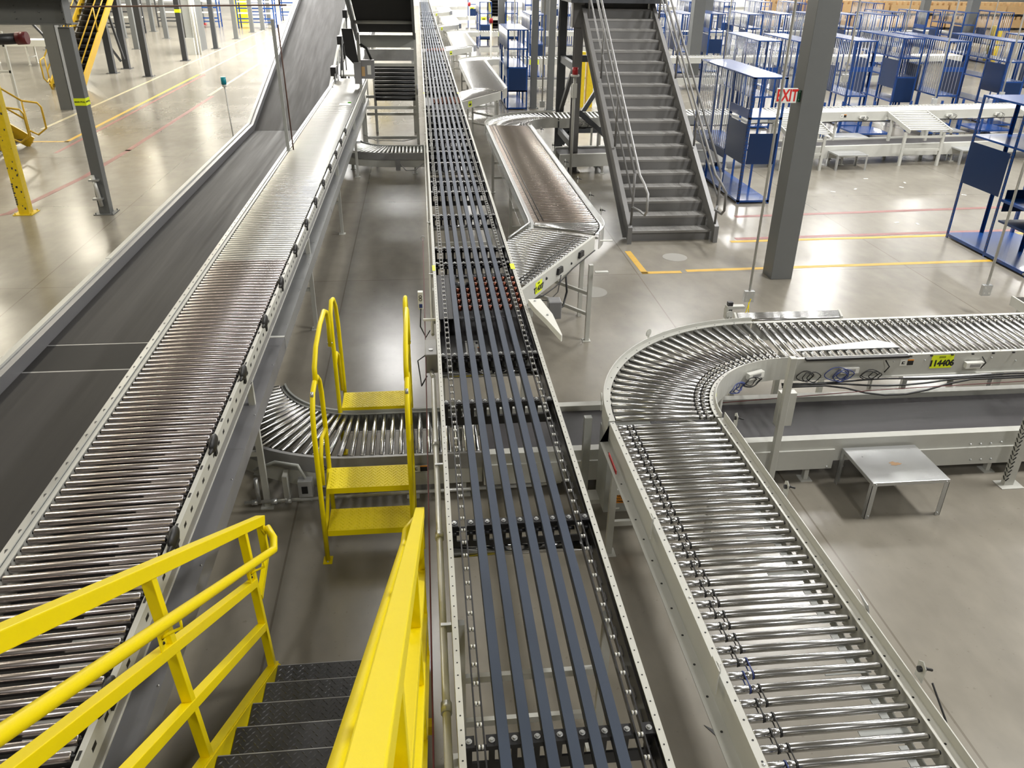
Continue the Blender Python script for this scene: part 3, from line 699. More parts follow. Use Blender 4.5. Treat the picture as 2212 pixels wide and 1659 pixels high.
for k, (dz, sag) in enumerate(((-.215, .02), (-.225, .05), (-.24, .13))):
    pts = [f_(3.1 + .2 * i, ZC + dz - (sag * math.sin(min(PI, max(0, (.2 * i - .5) / 1.2 * PI))) if k else .01 * math.sin(i)), .05 + .01 * k) for i in range(18)]
    MB().tube(pts, .009, 6).build('power_cable', 'black', t)
for x in (4.05, 4.98): MB().tube([f_(x, ZC - .03, .03), f_(x + .03, ZC - .08, .06), f_(x, ZC - .14, .05)], .006, 6).build('drop_cable', 'ink', t)
mb = MB()
for x in [3.5 + .2 * i for i in range(24)]: mb.box(f_(x, ZC - .012, .006), (.02, .012, .012))
mb.build('axle_end', 'black', t)
for x in (4.15, 4.45, 5.1, 5.35, 5.45, 5.7): MB().sphere(f_(x, ZC - .06 - (.04 if x > 5.3 else 0), .001), .008, 8, 5).build('bolt', 'zinc', t)
mb = MB(); q0 = f_(3.28, ZC + .004, -.1); q1 = f_(4.22, ZC + .004, -.1)
slab(mb, [(q0.x, q0.y + .07), (q0.x, q0.y + .04), (q1.x + .05, q1.y + .04), (q1.x + .02, q1.y + .14), (q1.x - .1, q1.y + .21)], ZC + .006, ZC + .014); mb.build('side_guide_plate', 'zinc', t)
MB().b2((3.3, 6.085, ZC - .004), (4.26, 6.13, ZC + .016)).build('guide_angle', 'black', t)
for x in (3.5, 6.4, 9.4): MB().b2((x, 7.0, 0), (x + .05, 7.05, ZC - .02)).build('leg', 'rail', t)
MB().tube([(2.35, 5.9, .83), (4.0, 5.98, .86), (7.5, 6.02, .92)], .004, 6).build('pull_cord', 'rope', t)
t = thing('skate_ramp', 'slatted roller ramp just behind the 114406 conveyor near the curve', 'ramp', (3.8, 7.3, 0))
for k in range(9): MB().cyl((3.02 + .02 * k, 7.02 + .055 * k, 1.12 - .016 * k), (4.05 + .03 * k, 7.02 + .055 * k, 1.12 - .016 * k), .02, 10).build('roller', 'chrome', t)
for x, x2 in ((2.99, 3.17), (4.07, 4.31)): MB().bar((x, 7.0, 1.09), (x2, 7.5, .95), .02, .1).build('side_rail', 'rail', t)
for x in (3.2, 4.2): MB().b2((x, 7.38, 0), (x + .05, 7.43, .92)).build('leg', 'rail', t)
t = thing('skate_ramp', 'end of a roller ramp cut off by the right edge behind the 114406 conveyor', 'ramp', (6.6, 7.3, 0))
for k in range(9): MB().cyl((6.12 + .02 * k, 7.05 + .055 * k, 1.15 - .010 * k), (7.15 + .03 * k, 7.05 + .055 * k, 1.15 - .010 * k), .02, 10).build('roller', 'chrome', t)
for x, x2 in ((6.09, 6.27), (7.17, 7.41)): MB().bar((x, 7.03, 1.12), (x2, 7.53, 1.04), .02, .1).build('side_rail', 'rail', t)
for x in (6.3, 7.3): MB().b2((x, 7.4, 0), (x + .05, 7.45, .98)).build('leg', 'rail', t)
# tall post and bracket box in front of the line
t = thing('support_post', 'pale square post standing in front of the lower belt beside the big curve', 'post', (2.99, 5.72, 0))
MB().b2((2.965, 5.72, 0), (3.02, 5.775, 1.33)).build('post', 'rail', t, .004)
MB().b2((2.96, 5.76, .66), (3.10, 5.83, .98)).build('bracket_box', 'rail', t)
MB().b2((2.9, 5.71, 0), (3.08, 5.79, .008)).build('foot_plate', 'rail', t)
t = thing('support_post', 'short pale post with flat cap sticking up behind the curve', 'post', (2.95, 7.15, 0))
MB().b2((2.93, 7.12, 0), (2.98, 7.16, 1.27)).build('post', 'blackmetal', t); MB().b2((2.92, 7.11, 1.20), (3.1, 7.17, 1.23)).build('arm', 'rail', t); MB().b2((2.915, 7.11, 1.1), (2.94, 7.17, 1.2)).build('cap', 'rail', t)
t = thing('support_post', 'slotted pale leg with base plate at the right edge below the lower belt', 'post', (5.26, 5.66, 0))
mb = MB(); mb.bar((5.24, 5.64, 0), (5.24, 5.64, 1.2), .09, .05, up=(0, 1, 0)); mb.build('post', 'rail', t)
mb = MB()
for i in range(16): mb.bar((5.19, 5.613, .06 + .045 * i), (5.215, 5.613, .09 + .045 * i), .004, .012, up=(0, 1, 0))
for i in range(16): mb.bar((5.1935, 5.63, .06 + .045 * i), (5.1935, 5.655, .09 + .045 * i), .004, .012, up=(1, 0, 0))
mb.build('slot', 'ink', t); MB().b2((5.14, 5.56, 0), (5.36, 5.7, .008)).build('foot_plate', 'rail', t)
MB().bar((5.24, 5.66, .5), (6.6, 5.66, .5), .03, .05).build('cross_brace', 'rail', t)

# ---- lower belt conveyor and the low curve under the sorter -------------------------------
t = thing('belt_conveyor', 'low dark belt conveyor beneath the 114406 roller conveyor', 'conveyor', (4, 6.2, 0))
MB().b2((.42, 5.93, .42), (12, 6.53, .45)).build('belt', 'beltlow', t)
MB().b2((.42, 5.84, .22), (12, 5.925, .452)).build('near_rail', 'rail', t); MB().b2((.42, 6.54, .22), (12, 6.62, .50)).build('far_rail', 'rail', t)
MB().b2((.42, 5.82, .15), (3.6, 5.84, .35)).build('side_skirt', 'rail', t); MB().b2((4.35, 5.82, .12), (12, 5.84, .30)).build('side_skirt', 'rail', t)
for x, z in ((4.9, .37), (5.0, .37), (5.1, .37), (5.2, .38), (4.95, .2), (5.05, .2), (5.15, .2), (3.55, .2), (3.7, .2)): MB().sphere((x, 5.818, z - .03), .011, 8, 5).build('bolt', 'zinc', t)
for x in (1.6, 3.4, 5.2, 7.5): legs(t, (x, 6.22, 0), (0, 1, 0), .33, .22, 'rail', (.5,))
def low_curve(label, oy, detail):
    t = thing('curved_roller_conveyor', label, 'conveyor', (-1, 6.3 + oy, 0))
    c = (-.66, 7.49 + oy); z = .45
    path = straight((.41, 6.27 + oy, z), (-.66, 6.27 + oy, z), .3)
    p2 = arc(c, 1.22, -PI / 2, -PI / 2 - math.radians(75), z, 22)
    p2 = [(p, V(((c[0] - p.x), (c[1] - p.y), 0)).normalized()) for p, _ in p2]
    path = [(p, V((0, 1, 0))) for p, _ in path] + p2[1:]
    MB().sweep([(0, 0), (.03, 0), (.03, .02), (.05, .02), (.05, -.2), (.03, -.2), (.03, -.006), (0, -.006)], path, .36).build('inner_rail', 'railgrey', t)
    MB().sweep(mirror([(0, 0), (.03, 0), (.03, .012), (.05, .012), (.05, -.14), (.03, -.14), (.03, -.006), (0, -.006)]), path, -.36).build('outer_rail', 'zincdull', t)
    MB().sweep(mirror([(.02, -.14), (.035, -.14), (.035, -.3), (.02, -.3)]), path, -.36).build('side_plate', 'rail', t)
    rollers(t, along(path, .082), 'plain' if detail else 'far', .70, .026, -.02)
    for x in (-.2, .25): legs(t, (x, 6.27 + oy, 0), (0, 1, 0), .34, .25, 'rail', (.5,))
    legs(t, (-1.35, 6.75 + oy, 0), (-.6, -.8, 0), .42, .25, 'rail', (.5,))
    if detail:
        warn_label(t, (-.13, 5.84, .34), (1, 0, 0), (0, 0, 1)); warn_label(t, (-.66, 5.84, .34), (1, 0, 0), (0, 0, 1))
        mb = MB(); text(mb, '250°', .055, (-.95, 5.84 + .045, .36), (1, -.27, 0), (0, 0, 1), 0); mb.build('pencil_mark', 'ink', t)
        MB().b2((-1.16, 5.78, .14), (-1.04, 5.86, .30)).build('junction_box', 'zinc', t, .005); MB().b2((-1.13, 5.775, .18), (-1.08, 5.78, .25)).build('box_label', 'ink', t)
        MB().tube([(-1.1, 5.83, .30), (-1.15, 5.85, .42), (-1.35, 5.92, .42), (-1.55, 6.0, .3)], .014, 8).build('flexible_conduit', 'railgrey', t)
        MB().b2((-1.3, 5.86, .04), (-1.26, 5.98, .3)).build('adjuster_plate', 'rail', t)
    else:
        MB().b2((-.62, 5.76 + oy, .1), (-.52, 5.84 + oy, .32)).build('junction_box', 'zincdull', t)
        MB().tube([(-.57, 5.8 + oy, .3), (-.4, 5.78 + oy, .1), (-.2, 5.8 + oy, .1), (.0, 5.8 + oy, .25)], .012, 6).build('flexible_conduit', 'zincdull', t)
    return t
low_curve('low curved roller conveyor that the yellow step stile crosses', 0, True)
low_curve('distant low curved roller conveyor ahead of the belt incline frame', 12.35, False)
t = thing('steel_conduit', 'floor conduit with fittings running under the low curved rollers', 'conduit', (-1.2, 5.85, .1))
MB().tube([(-1.62, 5.8, .10), (.9, 5.86, .10)], .016, 8).build('pipe', 'pipe', t); MB().tube([(.9, 5.86, .10), (1.1, 5.86, .12), (1.14, 5.86, .3)], .016, 8).build('bend', 'pipe', t)
MB().tube([(-1.5, 5.8, .10), (-1.5, 5.8, .34)], .018, 8).build('riser', 'zinc', t)
for x in (-1.56, -1.4, -1.28): MB().tube([(x, 5.8, .10), (x + .05, 5.8, .10)], .025, 8).build('fitting', 'zinc', t)

# ---- spur that leaves the sorter at T14007 ---------------------------------------------------
def diverge_spur(label, oy, near, tagtxt, kind, cap):
    t = thing('curved_roller_conveyor', label, 'conveyor', (1.6, 9 + oy, 0)); z = 1.2
    d = V((.53, .848, 0)); n = V((d.y, -d.x, 0)); a0 = V((.96, 7.78 + oy, z)); L_ = 2.12
    cN = [a0 + d * (L_ * i / 8) for i in range(9)]               # near rail
    MB().sweep([(0, 0), (.035, 0), (.035, -.2), (.028, -.2), (.028, -.006), (0, -.006)], [(p, n) for p in cN], -.03).build('near_rail', 'rail', t)
    b0 = V((1.0, 9.46 + oy, z)); b1 = V((1.33, 9.98 + oy, z))
    c = V((1.27, 10.02 + oy, z)); hw = .44
    # turn back to straight ahead, about the inner corner
    ang0 = math.atan2(n.y, n.x); pin = []; pout = []
    cc = V((1.30, 10.17 + oy, z))
    for i in range(9):
        a = ang0 + (0 - ang0) * i / 8; e = V((math.cos(a), math.sin(a), 0)); pin.append((cc + e * .06, e)); pout.append((cc + e * .97, e))
    y1 = 17.72 + oy; z1 = 1.13
    left = [(b0, n), (b1, n)] + pin + [(V((1.36, 10.17 + oy + (y1 - 10.17 - oy) * i / 8, z + (z1 - z) * i / 8)), V((1, 0, 0))) for i in range(1, 9)]
    MB().sweep([(0, 0), (.04, 0), (.04, -.006), (.006, -.006), (.006, -.19), (0, -.19)], left, 0).build('inner_rail', 'zinc', t)
    outp = pout + [(V((2.27, 10.17 + oy + (y1 - 10.17 - oy) * i / 8, z + (z1 - z) * i / 8)), V((1, 0, 0))) for i in range(1, 9)]
    MB().sweep([(0, 0), (.05, 0), (.05, .045), (.056, .045), (.056, -.19), (.05, -.19), (.05, -.006), (0, -.006)], outp, -.02).build('outer_rail', 'zinc', t)
    # rollers of the angled bed, cut to the sorter's edge
    k = 0; me_c = {}
    while True:
        s_ = .05 + .082 * k; pn = a0 + d * s_
        if s_ > L_ - .08: break
        # length across until the sorter edge or the inner rail
        Lmax = .83; tx = (pn.x - .965) / n.x if n.x else 9; L2 = min(Lmax, tx)
        if L2 > .12:
            L2 = round(L2 / .04) * .04
            key = roller_mesh('plain', L2, .0235)
            inst(key, 'roller', t, pn - n * (L2 / 2 + .03) + V((0, 0, -.014)), (0, 0, ang0))
        k += 1
    for i in range(6):
        a = ang0 + (0 - ang0) * (i + .5) / 6; e = V((math.cos(a), math.sin(a), 0)); key = roller_mesh('plain', .82, .022)
        inst(key, 'roller', t, cc + e * .52 + V((0, 0, -.014)), (0, 0, a))
    st = straight((1.815, 10.2 + oy, z), (1.815, y1, z1), .5)
    rollers(t, along(st, .088), kind, .83, .0185, -.014, cap)
    MB().prism([(1.4, 10.3 + oy, z - .075), (2.23, 10.3 + oy, z - .075), (2.23, 10.3 + oy, z - .08), (1.4, 10.3 + oy, z - .08)], (0, y1 - 10.3 - oy, z1 - z)).build('gap_shade_pan', 'black', t)  # black sheet added so the gaps between rollers look shaded
    for i, (y, s_) in enumerate(((9.0, .3), (13, 0), (16.5, 0))):
        if i == 0:
            MB().b2((1.93, 9.06 + oy, 0), (1.98, 9.12 + oy, 1.0)).build('leg', 'rail', t); MB().b2((1.33, 9.9 + oy, 0), (1.38, 9.95 + oy, 1.0)).build('leg', 'rail', t); MB().b2((1.98, 9.86 + oy, 0), (2.03, 9.92 + oy, 1.0)).build('leg', 'rail', t)
            for zz in (.35, .62): MB().bar((1.955, 9.1 + oy, zz), (1.36, 9.9 + oy, zz), .03, .04).build('cross_brace', 'rail', t)
            MB().b2((1.90, 9.04 + oy, 0), (2.0, 9.14 + oy, .008)).build('foot_plate', 'rail', t)
        else: legs(t, (1.81, y + oy, 0), (1, 0, 0), .42, 1.0, 'rail', (.3, .6))
    fn = lambda s_, zz, off=0.: a0 + d * s_ + n * (.006 + off) + V((0, 0, zz))
    id_tag(t, tagtxt, fn(.42, -.1), d, (0, 0, 1), .17, .13)
    if near:
        for s_, sg in ((.9, 1), (1.55, 1)):
            mb = MB(); mb.prism([fn(s_, -.12), fn(s_ + .14, -.12), fn(s_ + .13, -.05), fn(s_ + .02, -.05)], n * .03); mb.build('control_module', 'black', t)
        MB().sphere(fn(.62, -.07), .018, 8, 6).build('knob', 'black', t); MB().sphere(fn(1.35, -.12), .016, 8, 6).build('knob', 'black', t)
        MB().tube([fn(.2, -.17, .03), fn(.45, -.2, .05), fn(.8, -.22, .04), fn(1.3, -.16, .04), fn(2.0, -.14, .05)], .008, 6).build('cable', 'ink', t)
        MB().tube([fn(.95, -.13, .04), fn(.85, -.3, .05), fn(.6, -.32, .05), fn(.3, -.2, .05)], .006, 6).build('cable', 'ink', t)
        MB().tube([fn(1.1, -.2, .04), fn(1.15, -.4, .04), fn(1.05, -.55, .04), fn(.75, -.5, .04)], .012, 6).build('cable', 'black', t)
        m_ = MB(); m_.box((1.36, 8.1, .86), (.14, .16, .2)); m_.build('motor_box', 'guard', t, .01)
        MB().box(fn(.25, -.26, .05), (.2, .12, .02)).build('belt_tension_plate', 'railgrey', t)
        MB().box(fn(2.2, -.06, .12), (.16, .05, .008)).build('sensor_arm', 'rail', t)
        for k in range(2): MB().box((2.08, 9.05 + .7 * k, .92 + .2 * k), (.16, .06, .01)).build('cord_bracket', 'rail', t)
        for y in (10.6, 11.4, 12.4, 13.6, 15, 16.6): photo_eye(t, (2.37, y, 1.22), (1, 0, 0))
        mb = MB()
        mb.prism([(1.33, 10.2, 1.21), (1.33, 17.5, 1.14), (1.33, 17.5, .96), (1.33, 10.2, .90)], (-.004, 0, 0)); mb.prism([(1.33, 10.15, 1.21), (1.28, 10.05, 1.21), (1.02, 9.55, 1.21), (1.02, 9.55, .95), (1.33, 10.15, .9)], (-.004, .002, 0))
        mb.build('clear_guard', 'clear', t)
        MB().tube([(1.0, 9.52, 1.22), (1.26, 9.98, 1.23), (1.325, 10.1, 1.23), (1.335, 10.3, 1.23), (1.335, 17.5, 1.16)], .012, 8).build('guard_edge', 'zinc', t)
        mb = MB()
        for k in range(2): mb.tube([(1.47 + .06 * k, 10.25, 1.212)] + [(1.47 + .06 * k, y, 1.212 - .0093 * (y - 10.2)) for y in (12, 14, 16, 17.6)], .006, 5)
        mb.build('drive_cord', 'black', t)
        mb = MB()
        for k in range(2): mb.tube([fn(.15, -.0, -.11 - .05 * k) + V((0, 0, .008)), fn(1.9, -.0, -.11 - .05 * k) + V((0, 0, .008))], .006, 5)
        mb.build('drive_cord', 'black', t)
    return t
diverge_spur('angled roller spur with number tag T14007 leaving the sorter toward the grey stairs', 0, True, 'T14007', 'plain_brown', 90)
diverge_spur('second roller spur leaving the sorter, beside the nearest blue shelving tower', 12.7, False, None, 'plain', 20)
diverge_spur('third roller spur leaving the sorter, seen beyond the second one', 25.3, False, None, 'far', 0)
diverge_spur('fourth roller spur leaving the sorter, small near the top of the view', 38.0, False, None, 'far', 0)
diverge_spur('fifth and farthest roller spur leaving the sorter at the top of the view', 50.7, False, None, 'far', 0)
t = curve_spur('curved rollers at the far end of the T14007 spur, left of the stair tower', 3.02, 17.78, .75, .92, 1.12)
id_tag(t, None, V((3.02, 17.78, 1.02)) + V((math.cos(2.6), math.sin(2.6), 0)) * .735, (math.sin(2.6), -math.cos(2.6), 0), (0, 0, 1), .2, .13)
t, p0, d, n, hw = live_line('second row roller conveyor crossing behind the grey stairs and out to the right', (3.02, 18.99), (17.5, 20.55), 1.12, near=False, cap=60, skew=-.12, pitch=.1)
f2 = lambda x, z, off=.0: V((x, p0.y + d.y * (x - p0.x) / d.x, z)) + n * (hw + .004 + off)
for x in (8.2, 10.1): warn_label(t, f2(x, 1.03), d, (0, 0, 1), 1.2)
for x in (3.5, 9.0, 10.6, 13.0, 14.4):
    controller(t, f2(x, 1.0, .03), d, n); cable_loops(t, f2(x + .1, .96, .04), d, n, .09, 2)
MB().tube([f2(3.1 + i * .7, .90 + .02 * math.sin(i * 2), .03) for i in range(20)], .014, 6).build('power_cable', 'black', t)
for x in (4.0, 7.0, 10, 13, 16): legs(t, (x, p0.y + d.y * (x - p0.x), 0), (0, 1, 0), .38, .92, 'rail', (.3,))
t = thing('belt_conveyor', 'low belt conveyor on the floor under the second row rollers', 'conveyor', (9, 19.2, 0))
for y0_, y1_, nm, m_, z0_, z1_ in ((-.3, .3, 'belt', 'beltlow', .42, .45), (-.4, -.305, 'near_rail', 'rail', .18, .455), (.305, .4, 'far_rail', 'rail', .18, .48)):
    mb = MB(); slab(mb, [(3.0, 18.3 + y0_), (17, 19.8 + y0_), (17, 19.8 + y1_), (3.0, 18.3 + y1_)], z0_, z1_); mb.build(nm, m_, t)
for x in (4, 7, 10, 13, 16): legs(t, (x, 18.3 + (x - 3) * .107, 0), (0, 1, 0), .33, .18, 'rail', (.5,))
for k, (oy, lab, tg_) in enumerate(((12.6, 'third', None), (25.3, 'fourth', None), (38, 'fifth', None), (50.7, 'sixth', None))):
    t = curve_spur('curved rollers where the %s row conveyor begins, beyond the second row' % lab, 3.02, 17.78 + oy, .75, .92, 1.12, False, 'far')
    t, p0, d, n, hw = live_line('%s row roller conveyor crossing behind the blue shelving' % lab, (3.02, 18.99 + oy), (30 if k else 22, 20.9 + oy + k * 1.2), 1.12, near=False, cap=0, skew=-.12, pitch=.13)
    f3 = lambda x, z: V((x, p0.y + d.y * (x - p0.x) / d.x, z)) + n * (hw + .004)
    id_tag(t, None, f3(4.1, 1.0), d, (0, 0, 1), .34, .17, False)
    for x in (4.5, 8, 12, 16, 20): legs(t, (x, p0.y + d.y * (x - p0.x), 0), (0, 1, 0), .38, .92, 'rail', (.3,))
    t = thing('belt_conveyor', 'low belt conveyor beneath the %s row rollers' % lab, 'conveyor', (9, 18.6 + oy, 0))
    mb = MB(); slab(mb, [(3.0, 18.2 + oy), (20, 20 + oy), (20, 20.7 + oy), (3.0, 18.9 + oy)], .2, .43); mb.build('frame', 'rail', t)
    mb = MB(); slab(mb, [(3.0, 18.28 + oy), (20, 20.08 + oy), (20, 20.62 + oy), (3.0, 18.82 + oy)], .431, .45); mb.build('belt', 'beltlow', t)
# ramps off the second row
def ramp(label, x, y, w_=1.0, dirn=-1):
    t = thing('skate_ramp', label, 'ramp', (x, y, 0)); me = MB().lathe([(-w_ / 2, .02, 0), (w_ / 2, .02, 0)], 8).mesh('roller', ['white'])
    for k in range(11): inst(me, 'roller', t, (x + .006 * k, y + dirn * (.04 + .095 * k), 1.09 - .024 * k))
    for sg in (-1, 1): MB().bar((x + sg * (w_ / 2 + .02), y, 1.08), (x + sg * (w_ / 2 + .02) + .06, y + dirn * 1.08, .82), .03, .09).build('side_rail', 'rail', t)
    for sg in (-1, 1):
        for yy in (.25, .95): MB().b2((x + sg * (w_ / 2 - .02) - .03, y + dirn * yy - .03, 0), (x + sg * (w_ / 2 - .02) + .03, y + dirn * yy + .03, 1.0 - .24 * yy)).build('leg', 'rail', t)
    for z in (.35, .65): MB().b2((x - w_ / 2, y + dirn * .95 - .02, z), (x + w_ / 2, y + dirn * .95 + .02, z + .05)).build('cross_brace', 'rail', t)
ramp('white roller ramp in front of the second row, right of the big grey column', 11.85, 19.5)
ramp('white roller ramp half hidden behind the big grey column', 8.7, 19.1)
ramp('white roller ramp at the right edge behind the right blue shelving', 15.6, 19.9)
ramp('small distant roller ramp behind the red beacon', 8.0, 31.9)
def bench(label, x0, x1, y0, y1, h, stain=False):
    t = thing('step_bench', label, 'step', ((x0 + x1) / 2, (y0 + y1) / 2, 0))
    MB().b2((x0, y0, h - .035), (x1, y1, h)).build('top', 'zinc', t, .004)
    for sx, x in ((1, x0), (-1, x1)):
        for sy, y in ((1, y0), (-1, y1)):
            mb = MB(); mb.b2((x, y, 0), (x + sx * .045, y + sy * .004, h - .03)); mb.b2((x, y, 0), (x + sx * .004, y + sy * .045, h - .03)); mb.build('leg', 'zinc', t)
    mb = MB()
    for x in (x0 + .03, x1 - .03):
        mb.sphere((x, y0 - .001, h - .018), .008, 8, 5); mb.sphere((x, y0 - .001, .03), .008, 8, 5)
    mb.build('bolt', 'zinc', t)
    if stain:
        mb = MB(); q = [(4.0 + .04 * math.cos(a) * random.uniform(.6, 1.5), 5.52 + .03 * math.sin(a) * random.uniform(.6, 1.4)) for a in [2 * PI * k / 14 for k in range(14)]]
        slab(mb, q, h + .0003, h + .0015); mb.build('tape_residue', 'ply', t)
bench('galvanised steel step bench in front of the lower belt with a tan smear on top', 3.655, 4.345, 5.25, 5.81, .372, True)
bench('galvanised bench left of the roller ramp in front of the second row', 9.55, 10.3, 18.1, 18.6, .36)
bench('galvanised bench right of the roller ramp in front of the second row', 12.9, 13.7, 18.55, 19.1, .36)
bench('low bench beyond the second row left of the roller ramp', 10.4, 11.4, 20.2, 20.8, .36)
bench('low bench beyond the second row right of the roller ramp', 13.6, 14.5, 20.9, 21.5, .36)
bench('pale step bench seen under the 114406 conveyor', 4.9, 5.9, 7.0, 7.6, .42)
bench('bench beneath the second row left of the stair tower', 5.3, 6.2, 20.3, 20.9, .36)
# ---- yellow step stile --------------------------------------------------------------------
def step_plate(t, x0, x1, y0, y1, z, lip=.05, m_='yellow', nm='step'):
    mb = MB(); mb.b2((x0, y0, z - .006), (x1, y1, z)); mb.b2((x0, y0, z - lip), (x1, y0 + .005, z - .006)); mb.b2((x0, y1 - .005, z - lip), (x1, y1, z - .006))
    lugs(mb, x0, x1, y0, y1, z); return mb.build(nm, m_, t)
t = thing('step_stile', 'yellow two-step stile with tube handrails in front of the low curved rollers', 'steps', (-.54, 5.4, 0))
step_plate(t, -.845, -.205, 5.115, 5.40, .28); step_plate(t, -.845, -.205, 5.29, 5.585, .555)
for x, nm in ((-.865, 'L'), (-.185, 'R')):
    fr = MB(); r = .019
    fr.tube([(x, 5.10, .01), (x, 5.11, .6), (x, 5.13, 1.15), (x, 5.17, 1.30), (x, 5.27, 1.41), (x, 5.40, 1.43), (x, 5.54, 1.41), (x, 5.64, 1.33), (x, 5.69, 1.2), (x, 5.70, .9), (x, 5.66, .42), (x, 5.66, .01)], r, 10)
    fr.tube([(x, 5.69, .86), (x, 5.45, .92), (x, 5.33, .84), (x, 5.28, .60)], .016, 8)
    fr.tube([(x, 5.62, .52), (x, 5.3, .28), (x, 5.12, .22)], .016, 8)
    fr.build('side_frame', 'yellow', t)
    MB().b2((x - .035, 5.06, 0), (x + .035, 5.15, .008)).build('foot_plate', 'yellow', t); MB().sphere((x, 5.08, .01), .009, 8, 5).build('bolt', 'zinc', t)
    MB().cyl((x, 5.22, 1.405), (x, 5.24, 1.437), .012, 8).build('end_cap', 'zinc', t)
    lp = MB(); x2 = x + (.004 if nm == 'L' else -.004)
    lp.tube([(x2, 5.42, 1.41), (x2, 5.45, 1.53), (x2, 5.62, 1.62), (x2, 5.95, 1.66), (x2, 6.25, 1.65), (x2, 6.40, 1.58), (x2, 6.45, 1.45), (x2, 6.43, 1.25)], r, 10)
    lp.build('bridge_rail', 'yellow', t)
    MB().cyl((x2 - .021, 6.43, 1.28), (x2 + .021, 6.43, 1.28), .008, 8).build('bolt', 'zinc', t)
t = thing('step_stile', 'yellow single-step stile standing on the far side of the low curved rollers', 'steps', (-.54, 6.8, 0))
step_plate(t, -.845, -.235, 6.68, 6.98, .50)
for x in (-.865, -.215):
    fr = MB(); fr.tube([(x, 6.69, .01), (x, 6.68, .6), (x, 6.66, 1.3), (x, 6.68, 1.45), (x, 6.80, 1.52), (x, 6.95, 1.48), (x, 7.08, 1.36), (x, 7.16, 1.15), (x, 7.2, .6), (x, 7.2, .01)], .019, 10)
    fr.tube([(x, 6.69, .95), (x, 6.83, 1.0), (x, 6.95, .92), (x, 7.0, .52)], .016, 8); fr.build('side_frame', 'yellow', t)
    MB().b2((x - .035, 6.65, 0), (x + .035, 6.74, .008)).build('foot_plate', 'yellow', t)

# ---- yellow stairs under the camera ----------------------------------------------------------
t = thing('platform_stairs', 'yellow framed stairs with black chequer plate treads in the foreground', 'stairs', (-.6, 2, 0))
SL = .615
zt = lambda y: 1.117 + SL * (4.212 - y)
for k in range(0, 12):
    y = 3.94 - .317 * k; z = .115 + .19 * k
    if y < .2: break
    mb = MB(); mb.b2((-1.065, y - .35, z - .006), (-.145, y, z)); mb.m = 1; mb.b2((-1.065, y - .004, z - .04), (-.145, y + .001, z + .0005)); mb.m = 0
    mb.b2((-1.065, y - .352, z), (-.145, y - .347, z + .17)) if k < 8 else None
    mb.m = 2; lugs(mb, -1.065, -.145, y - .35, y - .005, z, .036, .005)
    mb.build('tread', ['tread', 'zincdull', 'lug'], t)
def stair_side(x, xo, sgn):
    nm = MB(); zs = lambda y: zt(y) - 1.165
    nm.prism([(x, 4.02, max(0, zs(4.02) - .03)), (x, 3.98, zs(3.98)), (x, .2, zs(.2)), (x, .2, zs(.2) - .30), (x, 3.6, 0.004), (x, 4.02, 0.004)], (.006 * sgn, 0, 0))
    nm.build('stringer', 'yellow', t)
    MB().bar((xo, 4.0, zs(4.0) + .004), (xo, .2, zs(.2) + .004), .05, .01).build('stringer_flange', 'yellow', t)
    MB().bar((xo, 4.212, zt(4.212) - .03), (xo, .15, zt(.15) - .03), .058, .058).build('top_rail', 'yellow', t, .004)
    MB().bar((xo, 3.83, zt(3.83) - .44), (xo, .15, zt(.15) - .44), .05, .05).build('middle_rail', 'yellow', t, .003)
    MB().bar((xo, 3.85, zt(3.85) - .80), (xo, .15, zt(.15) - .80), .05, .05).build('lower_rail', 'yellow', t, .003)
    for y in (3.86, 2.57, 1.28):
        MB().bar((xo, y - .075, zt(y - .075) - .04), (xo, y + .07, zs(y + .07)), .045, .045, up=(0, 1, 0)).build('post', 'yellow', t, .003)
    MB().bar((xo, 4.19, zt(4.19) - .03), (xo, 4.215, .80), .045, .045, up=(0, 1, 0)).build('end_post', 'yellow', t, .003)
    MB().bar((xo, 4.215, .80), (xo, 3.92, .72), .03, .045).build('end_brace', 'yellow', t)
    xi = xo + .10 * sgn
    h = MB(); h.tube([(xo + .01 * sgn, 4.17, 1.02), (xo + .04 * sgn, 4.2, 1.03), (xi - .01 * sgn, 4.10, 1.03)] + [(xi, 4.02 - .25 * i, 1.0 + .615 * .25 * i) for i in range(16)], .024, 12); h.build('handrail', 'yellow', t)
    for y in (3.75, 2.45, 1.2):
        z = 1.0 + .615 * (4.02 - y)
        MB().tube([(xi, y, z - .02), (xi, y, z - .07), (xo + .05 * sgn, y - .02, z - .08), (xo + .022 * sgn, y - .02, z - .10)], .007, 6).build('handrail_bracket', 'yellow', t)
        mb = MB(); mb.b2((xo + .022 * sgn, y - .05, z - .15), (xo + .026 * sgn, y + .01, z - .05)); p = mb.build('bracket_plate', 'yellow', t)
        mb = MB(); mb.sphere((xo + .027 * sgn, y - .02, z - .125), .007, 6, 4); mb.sphere((xo + .027 * sgn, y - .02, z - .10), .007, 6, 4); mb.build('screw', 'ink', p)
stair_side(-1.075, -1.10, 1); stair_side(-.135, -.105, -1)
MB().b2((-.11, 3.2, .25), (-.06, 3.26, .32)).build('side_lug', 'yellowold', t)

